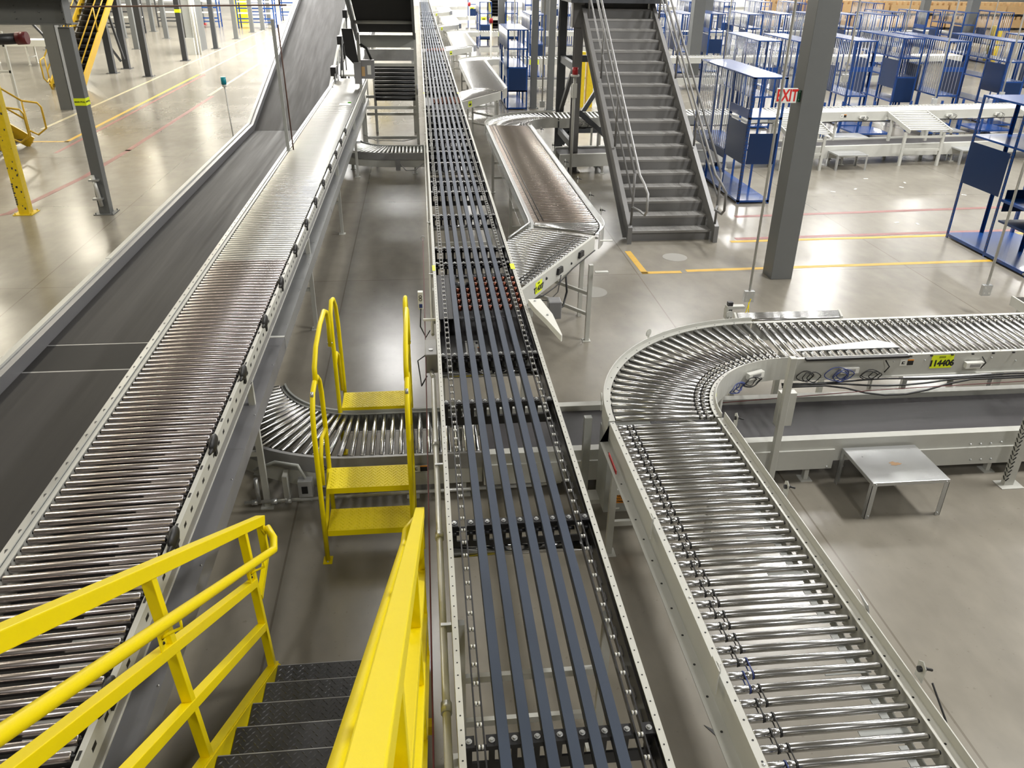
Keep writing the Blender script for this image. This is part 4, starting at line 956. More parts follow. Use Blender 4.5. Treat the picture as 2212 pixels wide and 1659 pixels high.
# ---- grey steel stairs ------------------------------------------------------------------------
t = thing('steel_stairs', 'tall grey steel staircase with pipe handrails right of the central sorter', 'stairs', (4.16, 14, 0))
g = math.tan(math.radians(32.0)); rise, run = .178, .178 / g
for k in range(21):
    y = 13.08 + run * k; z = rise * (k + 1)
    mb = MB(); mb.m = 1; mb.b2((3.46, y, z - .035), (4.86, y + run + .02, z))
    mb.b2((3.46, y + .0, z - .036), (4.86, y - .004, z + .001)); mb.m = 0; mb.b2((3.46, y + run, z), (4.86, y + run + .006, z + rise - .035)); 
    if k == 0: mb.b2((3.46, y + .02, 0), (4.86, y + .026, z - .035))
    mb.m = 1
    for i in range(1, 14): mb.b2((3.46 + .1 * i, y + .01, z), (3.463 + .1 * i, y + run, z + .002))
    mb.build('tread', ['stairgrey', 'stairtread'], t)
YT = 13.08 + run * 21; ZT = rise * 21
for x, s_ in ((3.43, 1), (4.89, -1)):
    mb = MB(); mb.prism([(x, 12.92, .004), (x, 12.92, .28), (x, YT, ZT + .22), (x, YT, ZT - .1), (x, 13.2, .004)], (.012 * s_, 0, 0)); mb.build('stringer', 'stairgrey', t)
    mb = MB(); mb.bar((x - .02 * s_, 12.92, .28), (x - .02 * s_, YT, ZT + .22), .075, .012); mb.bar((x - .02 * s_, 13.25, .02), (x - .02 * s_, YT, ZT - .1), .075, .012); mb.bar((x - .02 * s_, 12.92, .0), (x - .02 * s_, 12.92, .28), .075, .012); mb.build('stringer_flange', 'stairgrey', t)
    X = x - .0 * s_
    zr = lambda y: .28 + (y - 12.92) * g
    for y in (12.98, 14.55, 16.1, 17.65): MB().tube([(X, y, zr(y)), (X, y, zr(y) + .86)], .021, 10).build('post', 'stairgrey', t)
    MB().tube([(X, 12.98, zr(12.98) + .42), (X, YT, zr(YT) + .42)], .017, 8).build('mid_rail', 'stairgrey', t)
    MB().tube([(X, 12.98, zr(12.98) + .84), (X, YT, zr(YT) + .84)], .021, 10).build('top_rail', 'stairgrey', t)
    XI = X + .09 * s_
    MB().tube([(X, 12.98, .62), (XI, 12.80, .60), (XI, 12.50, .62), (XI, 12.40, .70), (XI, 12.42, .98), (XI, 12.72, 1.08), (XI, 13.0, 1.14)] + [(XI, 13.0 + i, 1.14 + i * g) for i in range(1, 7)], .021, 10).build('handrail', 'zincdull' if s_ > 0 else 'stairgrey', t)
    for y in (13.6, 15.2, 16.8): MB().tube([(XI, y, 1.14 + (y - 13) * g - .02), (XI, y, 1.04 + (y - 13) * g), (X, y, 1.04 + (y - 13) * g)], .008, 6).build('rail_bracket', 'stairgrey', t)
MB().b2((3.4, YT, ZT - .05), (4.9, YT + 2.2, ZT)).build('landing', 'stairgrey', t)
t = thing('support_tower', 'braced slate-grey steel tower holding up the top of the grey stairs', 'tower', (3.3, 18.4, 0))
for x, y in ((3.36, 18.32), (3.36, 20.4), (5.0, 20.4), (4.95, 18.8)):
    mb = MB(); mb.b2((x - .09, y - .09, .012), (x + .09, y - .075, 3.7)); mb.b2((x - .09, y + .075, .012), (x + .09, y + .09, 3.7)); mb.b2((x - .006, y - .08, .012), (x + .006, y + .08, 3.7)); mb.b2((x - .15, y - .15, 0), (x + .15, y + .15, .012)); mb.build('leg', 'greydark' if y > 19 else 'stairgrey', t)
MB().bar((3.45, 18.38, 1.3), (4.9, 18.75, .12), .1, .1).build('diagonal_brace', 'greydark', t); MB().bar((3.45, 20.4, .2), (4.9, 20.4, 2.5), .1, .1).build('diagonal_brace', 'greydark', t)
MB().bar((3.36, 18.4, 2.4), (3.36, 20.3, 1.0), .08, .1).build('diagonal_brace', 'greydark', t)
for z in (.55, 2.2): MB().bar((3.36, 18.4, z), (3.36, 20.3, z), .1, .15).build('cross_beam', 'greydark', t); MB().bar((3.36, 20.4, z), (5.0, 20.4, z), .1, .15).build('cross_beam', 'greydark', t)
MB().b2((3.20, 18.2, 3.02), (3.44, 18.45, 3.5)).build('beam_box', 'stairgrey', t); MB().b2((3.1, 17.9, 3.5), (5.1, 20.6, 3.72)).build('deck_beam', 'greydark', t)

# ---- columns ----------------------------------------------------------------------------------
def column(label, x, y, w_, h, m_, plate=.14, z0=0, d=None, group=None):
    d = d or w_; t = thing('column', label, 'column', (x, y, 0), group)
    MB().b2((x - w_ / 2, y - d / 2, z0), (x + w_ / 2, y + d / 2, h)).build('shaft', m_, t, .006)
    if plate:
        MB().b2((x - w_ / 2 - plate / 2, y - d / 2 - plate / 2, 0), (x + w_ / 2 + plate / 2, y + d / 2 + plate / 2, .014)).build('base_plate', m_, t)
        for sx in (-1, 1):
            for sy in (-1, 1): MB().cyl((x + sx * (w_ / 2 + plate * .3), y + sy * (d / 2 + plate * .3), .014), (x + sx * (w_ / 2 + plate * .3), y + sy * (d / 2 + plate * .3), .045), .01, 6).build('anchor_bolt', m_, t)
    return t
column('massive square grey steel column standing on the open floor at the right', 5.33, 11.24, .33, 11, 'grey', 0)
t = column('slim grey column at the left with a fluorescent MAIN PULL band', -5.87, 15.37, .19, 3.15, 'grey', .16)
z = 1.97
o = MB().b2((-5.968, 15.272, z - .06), (-5.772, 15.468, z + .06)).build('tag_band', 'tag', t)
mb = MB(); text(mb, 'MAIN PULL', .036, (-5.87, 15.2715, z), (1, 0, 0), (0, 0, 1), .0015); text(mb, 'MAIN PULL', .036, (-5.7715, 15.37, z), (0, 1, 0), (0, 0, 1), .0015); mb.build('band_lettering', 'ink', o)
t = thing('flexible_conduit', 'short grey conduit strapped low on the slim grey column', 'conduit', (-5.9, 15.22, .2))
MB().cyl((-5.88, 15.235, .16), (-5.93, 15.235, .72), .035, 12).build('pipe', 'pipe', t)
for z in (.28, .62): MB().b2((-6.0, 15.19, z), (-5.83, 15.276, z + .03)).build('strap', 'zinc', t)
column('bright yellow painted post with base plate at the left edge', -7.30, 15.42, .18, 3.2, 'yellowold', .16)
mb = MB()
for _ in range(26):
    z = random.uniform(.1, 1.8); x = -7.30 + random.uniform(-.085, .085); s_ = random.uniform(.005, .014); mb.b2((x - s_, 15.329 - .0006, z - s_), (x + s_, 15.3294, z + s_ * 1.8))
for k in range(10): mb.b2((-7.391, 15.3285, .18 + .04 * k), (-7.391 + random.uniform(.01, .04), 15.3296, .21 + .04 * k))
mb.build('paint_chip', 'greydark', [o for o in COL.objects if o.get('label', '').startswith('bright yellow painted')][0])
t = thing('column', 'heavy dark H-section column behind the slim grey column', 'column', (-10.9, 27.4, 0))
mb = MB(); mb.b2((-11.07, 27.2, 0), (-10.71, 27.23, 4)); mb.b2((-11.07, 27.55, 0), (-10.71, 27.58, 4)); mb.b2((-10.9, 27.23, 0), (-10.87, 27.55, 4)); mb.b2((-10.73, 27.2, 0), (-10.71, 27.58, 4)); mb.build('shaft', 'grey', t)
t = thing('mezzanine_beam', 'deep grey bolted steel beam at the top left corner', 'beam', (-7.5, 15.3, 3.2))
mb = MB(); mb.b2((-12, 15.33, 3.2), (-5.78, 15.36, 3.75)); mb.b2((-12, 15.2, 3.19), (-5.7, 15.5, 3.215)); mb.b2((-12, 15.2, 3.55), (-5.78, 15.5, 3.575)); mb.b2((-5.8, 15.2, 3.2), (-5.78, 15.5, 3.6)); mb.build('beam', 'grey', t)
mb = MB(); mb.b2((-12, 15.1, 3.58), (-5.6, 15.6, 4.6)); mb.build('upper_girder', 'grey', t)
for x in (-5.86, -6.22, -6.6, -6.9, -7.3): 
    for z in (3.28, 3.38, 3.47): MB().sphere((x, 15.325, z), .014, 8, 5).build('bolt', 'grey', t)
dark = [(-10.77, 35.42), (-10.77, 41.2), (-10.65, 47.05)]
names = ['first dark post right of the yellow stairs, standing alone', 'dark post with a small yellow band left of the grey cabinets', 'dark post just right of the grey cabinets']
for (x, y), nm in zip(dark, names): column(nm, x, y, .22, 4.6, 'greydark', .2)
o = MB().b2((-10.885, 41.085, 2.02), (-10.655, 41.315, 2.16)).build('tag_band', 'tag', [o for o in COL.objects if o.get('label') == names[1]][0])
pts = [(-13.94, 36.6, 'greydark', 'braced dark post nearest the yellow stairs'), (-12.46, 36.45, 'greydark', 'braced dark post in the middle of the group'), (-12.4, 38.06, 'greydark', 'braced dark post behind the middle one'),
       (-14.5, 46.6, 'grey', 'light grey post left of the dark posts'), (-14.73, 53.1, 'grey', 'light grey post behind and left of the cabinets'), (-17.2, 53.4, 'grey', 'light grey post far behind the braced posts'),
       (-10.76, 53.1, 'grey', 'light grey post past the cabinets along the aisle'), (-10.72, 58.1, 'grey', 'paired grey post farther along the aisle'), (-10.4, 60.2, 'grey', 'rear one of the paired grey posts'),
       (-10.7, 65, 'grey', 'small far grey post near the incline belt'), (-16.9, 58.2, 'grey', 'small far post left of the light grey post'), (-18.6, 46, 'grey', 'post beside the far white conveyor'),
       (-15.9, 41, 'grey', 'grey post behind the yellow stair stringer'), (-21, 53, 'grey', 'most distant grey post at the upper left'), (-15.2, 64.5, 'grey', 'red-footed distant post behind the cabinets')]
for x, y, m_, lab in pts: column(lab, x, y, .24, 4.6, m_, .2)
t = thing('brace_rods', 'crossed dark steel braces between the posts right of the yellow stairs', 'brace', (-13, 37, 0))
for a, b_ in (((-13.8, 36.75, .3), (-12.55, 37.85, 3.2)), ((-12.55, 37.9, .3), (-13.8, 36.8, 3.2)), ((-12.44, 36.7, 3.1), (-12.38, 37.8, .4)), ((-16.4, 36.9, 3.2), (-14.1, 36.7, .3))): MB().bar(a, b_, .08, .08).build('brace', 'greydark', t)
MB().b2((-15.35, 64.3, 0), (-15.05, 64.7, .12)).build('bumper', 'red', [o for o in COL.objects if o.get('label', '').startswith('red-footed')][0])
# cabinets
t = thing('electrical_cabinet', 'tall pale grey electrical cabinet beside the left aisle', 'cabinet', (-11.5, 44.8, 0))
MB().b2((-11.35, 43.9, .0), (-10.95, 45.2, .75)).build('plinth', 'rail', t); MB().b2((-11.3, 44, .75), (-10.95, 45.1, 2.6)).build('body', 'railgrey', t)
for x in (-10.85, -10.7): MB().tube([(x, 43.9, .0), (x, 43.9, 3.4)], .05, 8).build('conduit', 'pipe', t)
t = thing('electrical_cabinet', 'wide darker grey steel cabinet between the aisle posts', 'cabinet', (-11.2, 46.2, 0))
MB().b2((-11.9, 45.4, 0), (-11.05, 46.9, 3.6)).build('body', 'grey', t); mb = MB()
for x in (-11.5, -11.2): mb.b2((x, 45.39, .1), (x + .015, 45.4, 3.5))
mb.build('door_seam', 'greydark', t); MB().b2((-11.7, 45.3, 3.0), (-11.1, 45.5, 3.04)).build('paper_shelf', 'white', t)
# left yellow stairs (climbing away)
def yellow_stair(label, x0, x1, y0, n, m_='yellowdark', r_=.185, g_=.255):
    t = thing('yellow_stairs', label, 'stairs', ((x0 + x1) / 2, y0, 0))
    for k in range(n):
        MB().b2((x0 + .05, y0 + g_ * k, r_ * (k + 1) - .03), (x1 - .05, y0 + g_ * k + .28, r_ * (k + 1))).build('tread', 'blackmetal', t)
    MB().prism([(x0 + .06, y0 + .28, .05), (x1 - .06, y0 + .28, .05), (x1 - .06, y0 + .28 + g_ * n, .05 + r_ * n), (x0 + .06, y0 + .28 + g_ * n, .05 + r_ * n)], (0, .03, 0)).build('riser_sheet', 'blackmetal', t)
    for x in (x0, x1):
        a, b_ = V((x, y0 - .1, .08)), V((x, y0 + g_ * n, .08 + r_ * n)); MB().bar(a, b_, .05, .30).build('stringer', m_, t)
        for h in (.55, 1.0): MB().tube([a + V((0, 0, h)), b_ + V((0, 0, h))], .024, 8).build('rail', m_, t)
        for k in (0, .33, .66, .98): p = a.lerp(b_, k); MB().tube([p, p + V((0, 0, 1.0))], .024, 8).build('post', m_, t)
        MB().tube([a + V((0, 0, 1)), a + V((0, -.35, .95)), a + V((0, -.42, .85)), a + V((0, -.42, .35)), a + V((0, -.2, .2)), a + V((0, 0, .3))], .024, 8).build('rail_return', m_, t)
    return t
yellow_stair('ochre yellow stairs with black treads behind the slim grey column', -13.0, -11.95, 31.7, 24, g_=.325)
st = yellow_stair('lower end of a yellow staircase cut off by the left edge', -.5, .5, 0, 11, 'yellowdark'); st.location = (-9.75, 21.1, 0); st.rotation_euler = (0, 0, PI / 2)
# far left stuff
t = thing('roller_conveyor', 'distant white conveyor on legs under the mezzanine at the upper left', 'conveyor', (-17, 40, 0))
MB().b2((-20.5, 39.2, .75), (-14.8, 40.1, 1.0)).build('frame', 'white', t)
for x in (-20, -18.4, -16.8, -15.2): legs(t, (x, 39.65, 0), (0, 1, 0), .4, .75, 'white', (.4,), .07)
t = thing('motor_drive', 'dark drive motor with a red end slung under the corner beam', 'motor', (-8.85, 16, 2.6))
MB().cyl((-9.45, 17.5, 2.7), (-7.60, 17.5, 2.8), .1, 14).build('tube', 'blackmetal', t); MB().cyl((-7.61, 17.5, 2.8), (-7.42, 17.5, 2.81), .115, 14).build('end_bell', 'darkred', t); MB().b2((-8.85, 17.45, 2.8), (-8.75, 17.55, 4.6)).build('hanger', 'greydark', t)
t = thing('equipment_stand', 'pale steel frame with thin legs at the left edge under the corner beam', 'frame', (-12.5, 24.6, 0))
for x in (-13.6, -12.9, -11.75): MB().b2((x, 26, 0), (x + .07, 26.07, 2.3)).build('leg', 'rail', t)
for z in (1.2, 1.9): MB().b2((-13.6, 26, z), (-11.7, 26.06, z + .07)).build('cross_bar', 'rail', t)
MB().b2((-14.5, 25.9, .1), (-13.7, 26.6, .8)).build('cart_box', 'greydark', t)
def small_table(label, x, y, m_='blue', w_=2.4):
    t = thing('work_table', label, 'table', (x, y, 0))
    for z, mm in ((.9, 'white'), (.35, m_), (1.6, 'white')): MB().b2((x, y, z), (x + w_, y + .9, z + .05)).build('shelf', mm, t)
    for dx in (0, w_):
        for dy in (0, .9): MB().b2((x + dx - .04, y + dy - .04, 0), (x + dx + .04, y + dy + .04, 2.1)).build('leg', m_, t)
    for z in (.6, 1.25, 2.0): MB().bar((x, y, z), (x + w_, y, z + .0), .05, .08).build('cross_rail', m_, t)
    return t
small_table('blue framed table behind the aisle posts, left of the incline belt', -16.0, 62)
small_table('blue framed table nearest the incline belt at the top left', -12.2, 61.5)
small_table('blue framed table behind the other blue tables', -14.2, 70); small_table('farthest blue framed table beside the incline belt', -10.6, 70)
small_table('white topped dark table far behind the yellow stairs', -20, 56, 'greydark', 3); small_table('dark framed table behind the light grey posts', -17.6, 62, 'greydark', 1.4)
t = thing('yellow_bollard', 'small yellow guard between the blue tables at the top left', 'bollard', (-13, 64, 0)); MB().b2((-13.2, 66, 0), (-12.4, 66.4, 1.6)).build('guard', 'yellowold', t)
t = thing('sprinkler_pipe', 'thin rusty pipe crossing the top left of the view', 'pipe', (-7, 27, 2.93)); MB().tube([(-10.6, 27, 2.89), (-3.9, 27, 3.0)], .022, 8).build('pipe', 'rustpipe', t)
MB().tube([(-4.1, 27, 2.99), (-4.1, 27, 6)], .02, 8).build('drop', 'rustpipe', t)
t = thing('beacon_pole', 'thin pole with a cyan beacon lamp left of the wide belt', 'beacon', (-4.16, 18.9, 0)); MB().tube([(-4.16, 18.9, .0), (-4.22, 18.9, 1.75)], .014, 8).build('pole', 'pipe', t)
b_ = MB().cyl((-4.22, 18.9, 1.75), (-4.22, 18.9, 1.8), .045, 12).build('base', 'white', t); MB().cyl((-4.22, 18.9, 1.8), (-4.22, 18.9, 1.95), .055, 14).build('lens', 'cyan', t)
t = thing('guard_post', 'tall grey strut between the wide belt and the left roller conveyor', 'post', (-2.3, 16, 0)); MB().bar((-2.22, 14.0, 0), (-2.26, 14.0, 3.38), .05, .05, up=(0, 1, 0)).build('strut', 'railgrey', t); MB().tube([(-2.16, 14.04, 1.3), (-2.19, 14.04, 3.3)], .012, 6).build('rusty_rod', 'rustpipe', t)
# ---- centre incline frame ---------------------------------------------------------------------
t = thing('incline_conveyor', 'black belt incline and grey support frame at the top centre left of the sorter', 'conveyor', (-.8, 21.8, 0))
for x in (-1.5, -.12): MB().b2((x - .035, 21.6, 0), (x + .035, 21.68, 2.65)).build('leg', 'rail', t)
for x in (-1.25, -.2): MB().b2((x - .035, 23.2, 0), (x + .035, 23.28, 2.4)).build('leg', 'rail', t)
for z, y in ((.12, 21.6), (.86, 21.6), (1.88, 21.6), (1.42, 23.2), (.9, 23.2), (.45, 23.2)): MB().b2((-1.5, y, z), (-.12, y + .05, z + .07)).build('cross_bar', 'rail', t)
MB().b2((-1.45, 21.55, 2.32), (-.14, 21.6, 2.60)).build('front_panel', 'railgrey', t)
MB().b2((-1.4, 22.2, 1.95), (-.14, 22.25, 2.22)).build('curved_pan', 'zincdull', t)
mb = MB()
for k in range(9): mb.cyl((-1.2, 22.4, 1.0 + .1 * k), (-.16, 22.4, 1.0 + .1 * k), .048, 10)
mb.build('roller_bank', 'black', t)
MB().prism([(-1.46, 21.6, 2.66), (-.14, 21.6, 2.66), (-.14, 21.6, 2.72), (-1.46, 21.6, 2.72)], (0, -3.2, 1.35)).build('belt', 'beltdark', t)
for x in (-1.53, -.13): MB().bar((x, 21.75, 2.58), (x, 18.3, 4.02), .06, .26).build('side_frame', 'grey', t)
MB().cyl((-1.5, 20.9, 2.93), (-.13, 20.9, 2.93), .04, 10).build('guide_bar', 'rail', t)
mb = MB(); mb.b2((-1.62, 21.3, 1.5), (-1.45, 21.45, 2.0)); mb.b2((-1.45, 21.35, 1.62), (-1.13, 21.5, 2.05)); mb.build('control_box', 'guard', t); MB().b2((-1.3, 21.34, 1.72), (-1.21, 21.35, 1.93)).build('isolator_label', 'white', t); MB().b2((-1.44, 21.34, 1.68), (-1.36, 21.35, 1.9)).build('rating_label', 'card', t)
MB().prism([(-1.86, 21.4, 2.75), (-1.6, 21.4, 2.75), (-1.5, 21.4, 1.95), (-1.62, 21.4, 1.95), (-1.80, 21.4, 2.15)], (0, .05, 0)).build('dark_deflector', 'blackmetal', t)
MB().tube([(-1.45, 21.5, 2.4), (-1.3, 21.5, 2.3), (-1.2, 21.5, 2.05)], .03, 8).build('hose', 'black', t)
MB().tube([(-1.5, 21.5, .25), (-1.2, 21.45, .12), (-.5, 21.45, .1), (-.12, 21.5, .16)], .012, 6).build('cable', 'pipe', t)
mb = MB(); mb.lathe([(-.02, .02, 0), (-.015, .13, 0), (.015, .13, 0), (.02, .02, 0)], 18, o=(-.1, 21.5, 1.35)); mb.build('pulley', 'guard', t)
t = thing('belt_conveyor', 'steep grey belt beyond the end of the left roller conveyor', 'conveyor', (-2.4, 30, 0))
MB().prism([(-2.28, 24.5, 1.35), (-1.75, 24.5, 1.35), (-1.75, 24.5, 1.3), (-2.28, 24.5, 1.3)], (0, 9, .8)).build('bed', 'white', t); MB().bar((-1.7, 24.5, 1.45), (-1.4, 33, 2.6), .06, .25).build('side_panel', 'guard', t)
for y in (25, 29): legs(t, (-2.0, y, 0), (1, 0, 0), .2, 1.3, 'rail')
t = thing('safety_sign', 'yellow sign board beyond the end of the left roller conveyor', 'sign', (-2.3, 42, 0)); MB().b2((-2.75, 42, 1.9), (-1.5, 42.05, 3.2)).build('board', 'yellowold', t); MB().b2((-2.2, 42.05, 0), (-2.1, 42.1, 3)).build('post', 'rail', t)
# ---- conduits dropping from the roof -------------------------------------------------------------
def drop_conduit(label, x, y, zb, box=True, r=.017, wires=False, zt_=10.9):
    t = thing('drop_conduit', label, 'conduit', (x, y, zb)); MB().tube([(x, y, zb), (x, y, zt_)], r, 8).build('pipe', 'pipe', t)
    if box:
        b_ = MB().box((x, y, zb - .075), (.13, .06, .15)).build('junction_box', 'zinc', t, .004)
        mb = MB(); [mb.cyl((x + dx, y - .031, zb - .075 + dz), (x + dx, y - .0325, zb - .075 + dz), .014, 10) for dx in (-.035, .035) for dz in (-.04, .04)]; mb.build('knockout', 'pipe', b_)
    if wires: MB().tube([(x, y, zb - .15), (x + .02, y - .03, zb - .10), (x - .02, y - .03, zb - .3), (x + .03, y - .02, zb - .34), (x, y - .03, zb - .15)], .006, 6).build('yellow_wire', 'yellow', t)
drop_conduit('hanging conduit with open junction box and yellow wires left of the big grey column', 4.17, 9.5, .45, True, wires=True)
drop_conduit('hanging conduit with a junction box near the right edge', 7.49, 9.5, .45)
for x, y, zb, lab in ((16.45, 28.3, 1.3, 'thin conduit dropping behind the second row, first right of the big column'), (13.2, 20.6, 1.25, 'thin conduit ending at a socket on the second row conveyor'), (17.7, 22.3, 1.25, 'thin conduit beside the right part of the second row'),
                      (15.6, 21.4, 1.3, 'slanted looking conduit above the roller ramp'), (9.0, 24.9, 1.2, 'thin conduit between the shelving towers right of the stairs'), (9.0, 17.4, 2.2, 'conduit just left of the big grey column above the EXIT sign'),
                      (2.95, 20.6, 1.2, 'thin conduit above the second row left of the shelving tower'), (3.6, 33.1, 1.2, 'distant thin conduit above the third row'), (23.5, 34, 1.2, 'distant conduit near the stacked cardboard')):
    drop_conduit(lab, x, y, zb, True, .02)
t = thing('beacon_pole', 'pale pole with a red beacon left of the stair tower', 'beacon', (3.35, 17.7, 0)); MB().tube([(3.2, 17.62, 0), (3.2, 17.62, 2.12)], .03, 8).build('pole', 'rail', t); MB().cyl((3.2, 17.62, 2.12), (3.2, 17.62, 2.16), .09, 12).build('base', 'white', t); MB().cyl((3.2, 17.62, 2.16), (3.2, 17.62, 2.30), .06, 14).build('lens', 'red', t)
MB().b2((3.15, 17.58, 1.7), (3.25, 17.66, 1.98)).build('switch_box', 'white', t)
for x, y in ((2.55, 31.2), (4.4, 20.4), (2.5, 43.8)):
    t = thing('beacon_pole', 'small red beacon on a white pole %s' % {31.2: 'beyond the second roller spur', 20.4: 'behind the blue tower left of the stairs', 43.8: 'beside the third roller spur'}[y], 'beacon', (x, y, 0)); MB().tube([(x, y, 0), (x, y, 2.3)], .035, 8).build('pole', 'white', t); MB().cyl((x, y, 2.3), (x, y, 2.46), .07, 12).build('lens', 'red', t)
# exit sign on the big column
t = thing('exit_sign', 'white EXIT sign with red letters and green side fixed to the big grey column', 'sign', (4.98, 11.2, 2.64))
zc = 2.645
b_ = MB().b2((4.825, 11.12, zc - .095), (5.115, 11.16, zc + .095)).build('sign_face', 'white', t, .004)
mb = MB(); text(mb, 'EXIT', .215, (4.972, 11.1185, zc - .003), (1, 0, 0), (0, 0, 1), .006, lift=.001); mb.v = [((v[0] - 4.972) * .68 + 4.972, v[1], v[2]) for v in mb.v]; mb.build('lettering', mat('exit_red', (.62, .02, .015), .5), b_)
MB().b2((5.115, 11.115, zc - .08), (5.17, 11.17, zc + .07)).build('green_housing', mat('green_metal', (.01, .06, .03), .4), t)
mb = MB(); [mb.sphere((5.14, 11.113, zc + s_ * .05), .006, 6, 4) for s_ in (-1, 1)]; mb.build('screw', 'zinc', t)
# centre columns beyond the tower
for x, y, lab in ((4.1, 26.9, 'paired slim grey column right of the blue shelving tower'), (3.62, 27.35, 'left one of the paired slim grey columns behind the second row')):
    column(lab, x, y, .2, 6, 'grey', .12)
for x, y, lab in ((6.9, 48, 'grey column far behind the third row'), (10.9, 33.8, 'grey column behind the stair handrails'), (4.5, 47.5, 'wide grey column between distant blue towers'), (28.4, 43, 'grey column in front of the stacked cardboard'), (33, 55, 'broad grey column before the stacked cardboard'), (14.5, 43.5, 'grey column among the far shelving')):
    column(lab, x, y, .45, 11, 'grey', 0)
for i, (x, y, lab) in enumerate(((5.35, 27.6, 'yellow painted column guard seen beneath the grey stairs'), (29.5, 42.2, 'yellow guard at the foot of a far column on the right'))):
    t = thing('column_guard', lab, 'guard', (x, y, 0)); MB().b2((x - .25, y - .15, 0), (x - .04, y + .15, 1.7)).build('guard', 'yellowold', t); MB().b2((x + .04, y - .15, 0), (x + .25, y + .15, 1.5)).build('guard', 'yellowold', t)
yellow_stair('small bright yellow stairs among the farthest blue towers', 4.6, 5.6, 56, 12, 'yellowold')
# cabinet with warning labels
t = thing('electrical_cabinet', 'grey electrical cabinet with 480 volts and arc flash warnings behind the lower right conveyor', 'cabinet', (1.6, 5.4, 0))
MB().b2((1.37, 5.30, .18), (1.78, 5.62, .86)).build('body', 'railgrey', t, .004); MB().b2((1.415, 5.285, .2), (1.775, 5.30, .83)).build('door', 'railgrey', t, .003)
MB().b2((1.2, 5.45, .3), (1.26, 5.5, 1.0)).build('channel', 'railgrey', t); MB().b2((1.2, 5.45, .16), (1.4, 5.6, .2)).build('shelf_bracket', 'rail', t)
yf = 5.284
p = MB().b2((1.47, yf - .001, .45), (1.62, yf, .52)).build('voltage_label', 'red', t)
mb = MB(); text(mb, 'WARNING', .026, (1.545, yf - .001, .5), (1, 0, 0), (0, 0, 1), .0006); text(mb, '480 VOLTS', .026, (1.545, yf - .001, .47), (1, 0, 0), (0, 0, 1), .0006); mb.build('label_lettering', 'white', p)
p = MB().b2((1.45, yf - .001, .28), (1.67, yf, .405)).build('arc_flash_label', 'orange', t)
mb = MB(); mb.b2((1.455, yf - .002, .37), (1.562, yf - .001, .40)); text(mb, 'Potential', .025, (1.508, yf - .001, .352), (1, 0, 0), (0, 0, 1), .0006); text(mb, 'Arc Flash', .025, (1.508, yf - .001, .326), (1, 0, 0), (0, 0, 1), .0006); text(mb, 'Hazard', .025, (1.508, yf - .001, .299), (1, 0, 0), (0, 0, 1), .0006)
for a in range(8): mb.bar((1.59, yf - .0015, .35), (1.59 + .016 * math.cos(a * PI / 4), yf - .0015, .35 + .016 * math.sin(a * PI / 4)), .001, .004, up=(0, 1, 0))
for q, r_ in (((1.615, .352), (1.635, .345)), ((1.635, .345), (1.65, .358)), ((1.633, .346), (1.628, .328)), ((1.628, .328), (1.635, .315)), ((1.638, .345), (1.645, .33)), ((1.62, .34), (1.61, .33))): mb.bar((q[0], yf - .0015, q[1]), (r_[0], yf - .0015, r_[1]), .001, .007, up=(0, 1, 0))
mb.build('label_lettering', 'ink', p)
mb = MB(); text(mb, 'WARNING', .024, (1.508, yf - .002, .385), (1, 0, 0), (0, 0, 1), .0006); mb.build('label_heading', 'orange', p)
MB().b2((1.44, yf - .001, .22), (1.5, yf, .235)).build('small_label', 'white', t); MB().b2((1.49, yf - .001, .68), (1.55, yf, .74)).build('logo_label', 'rail', t)

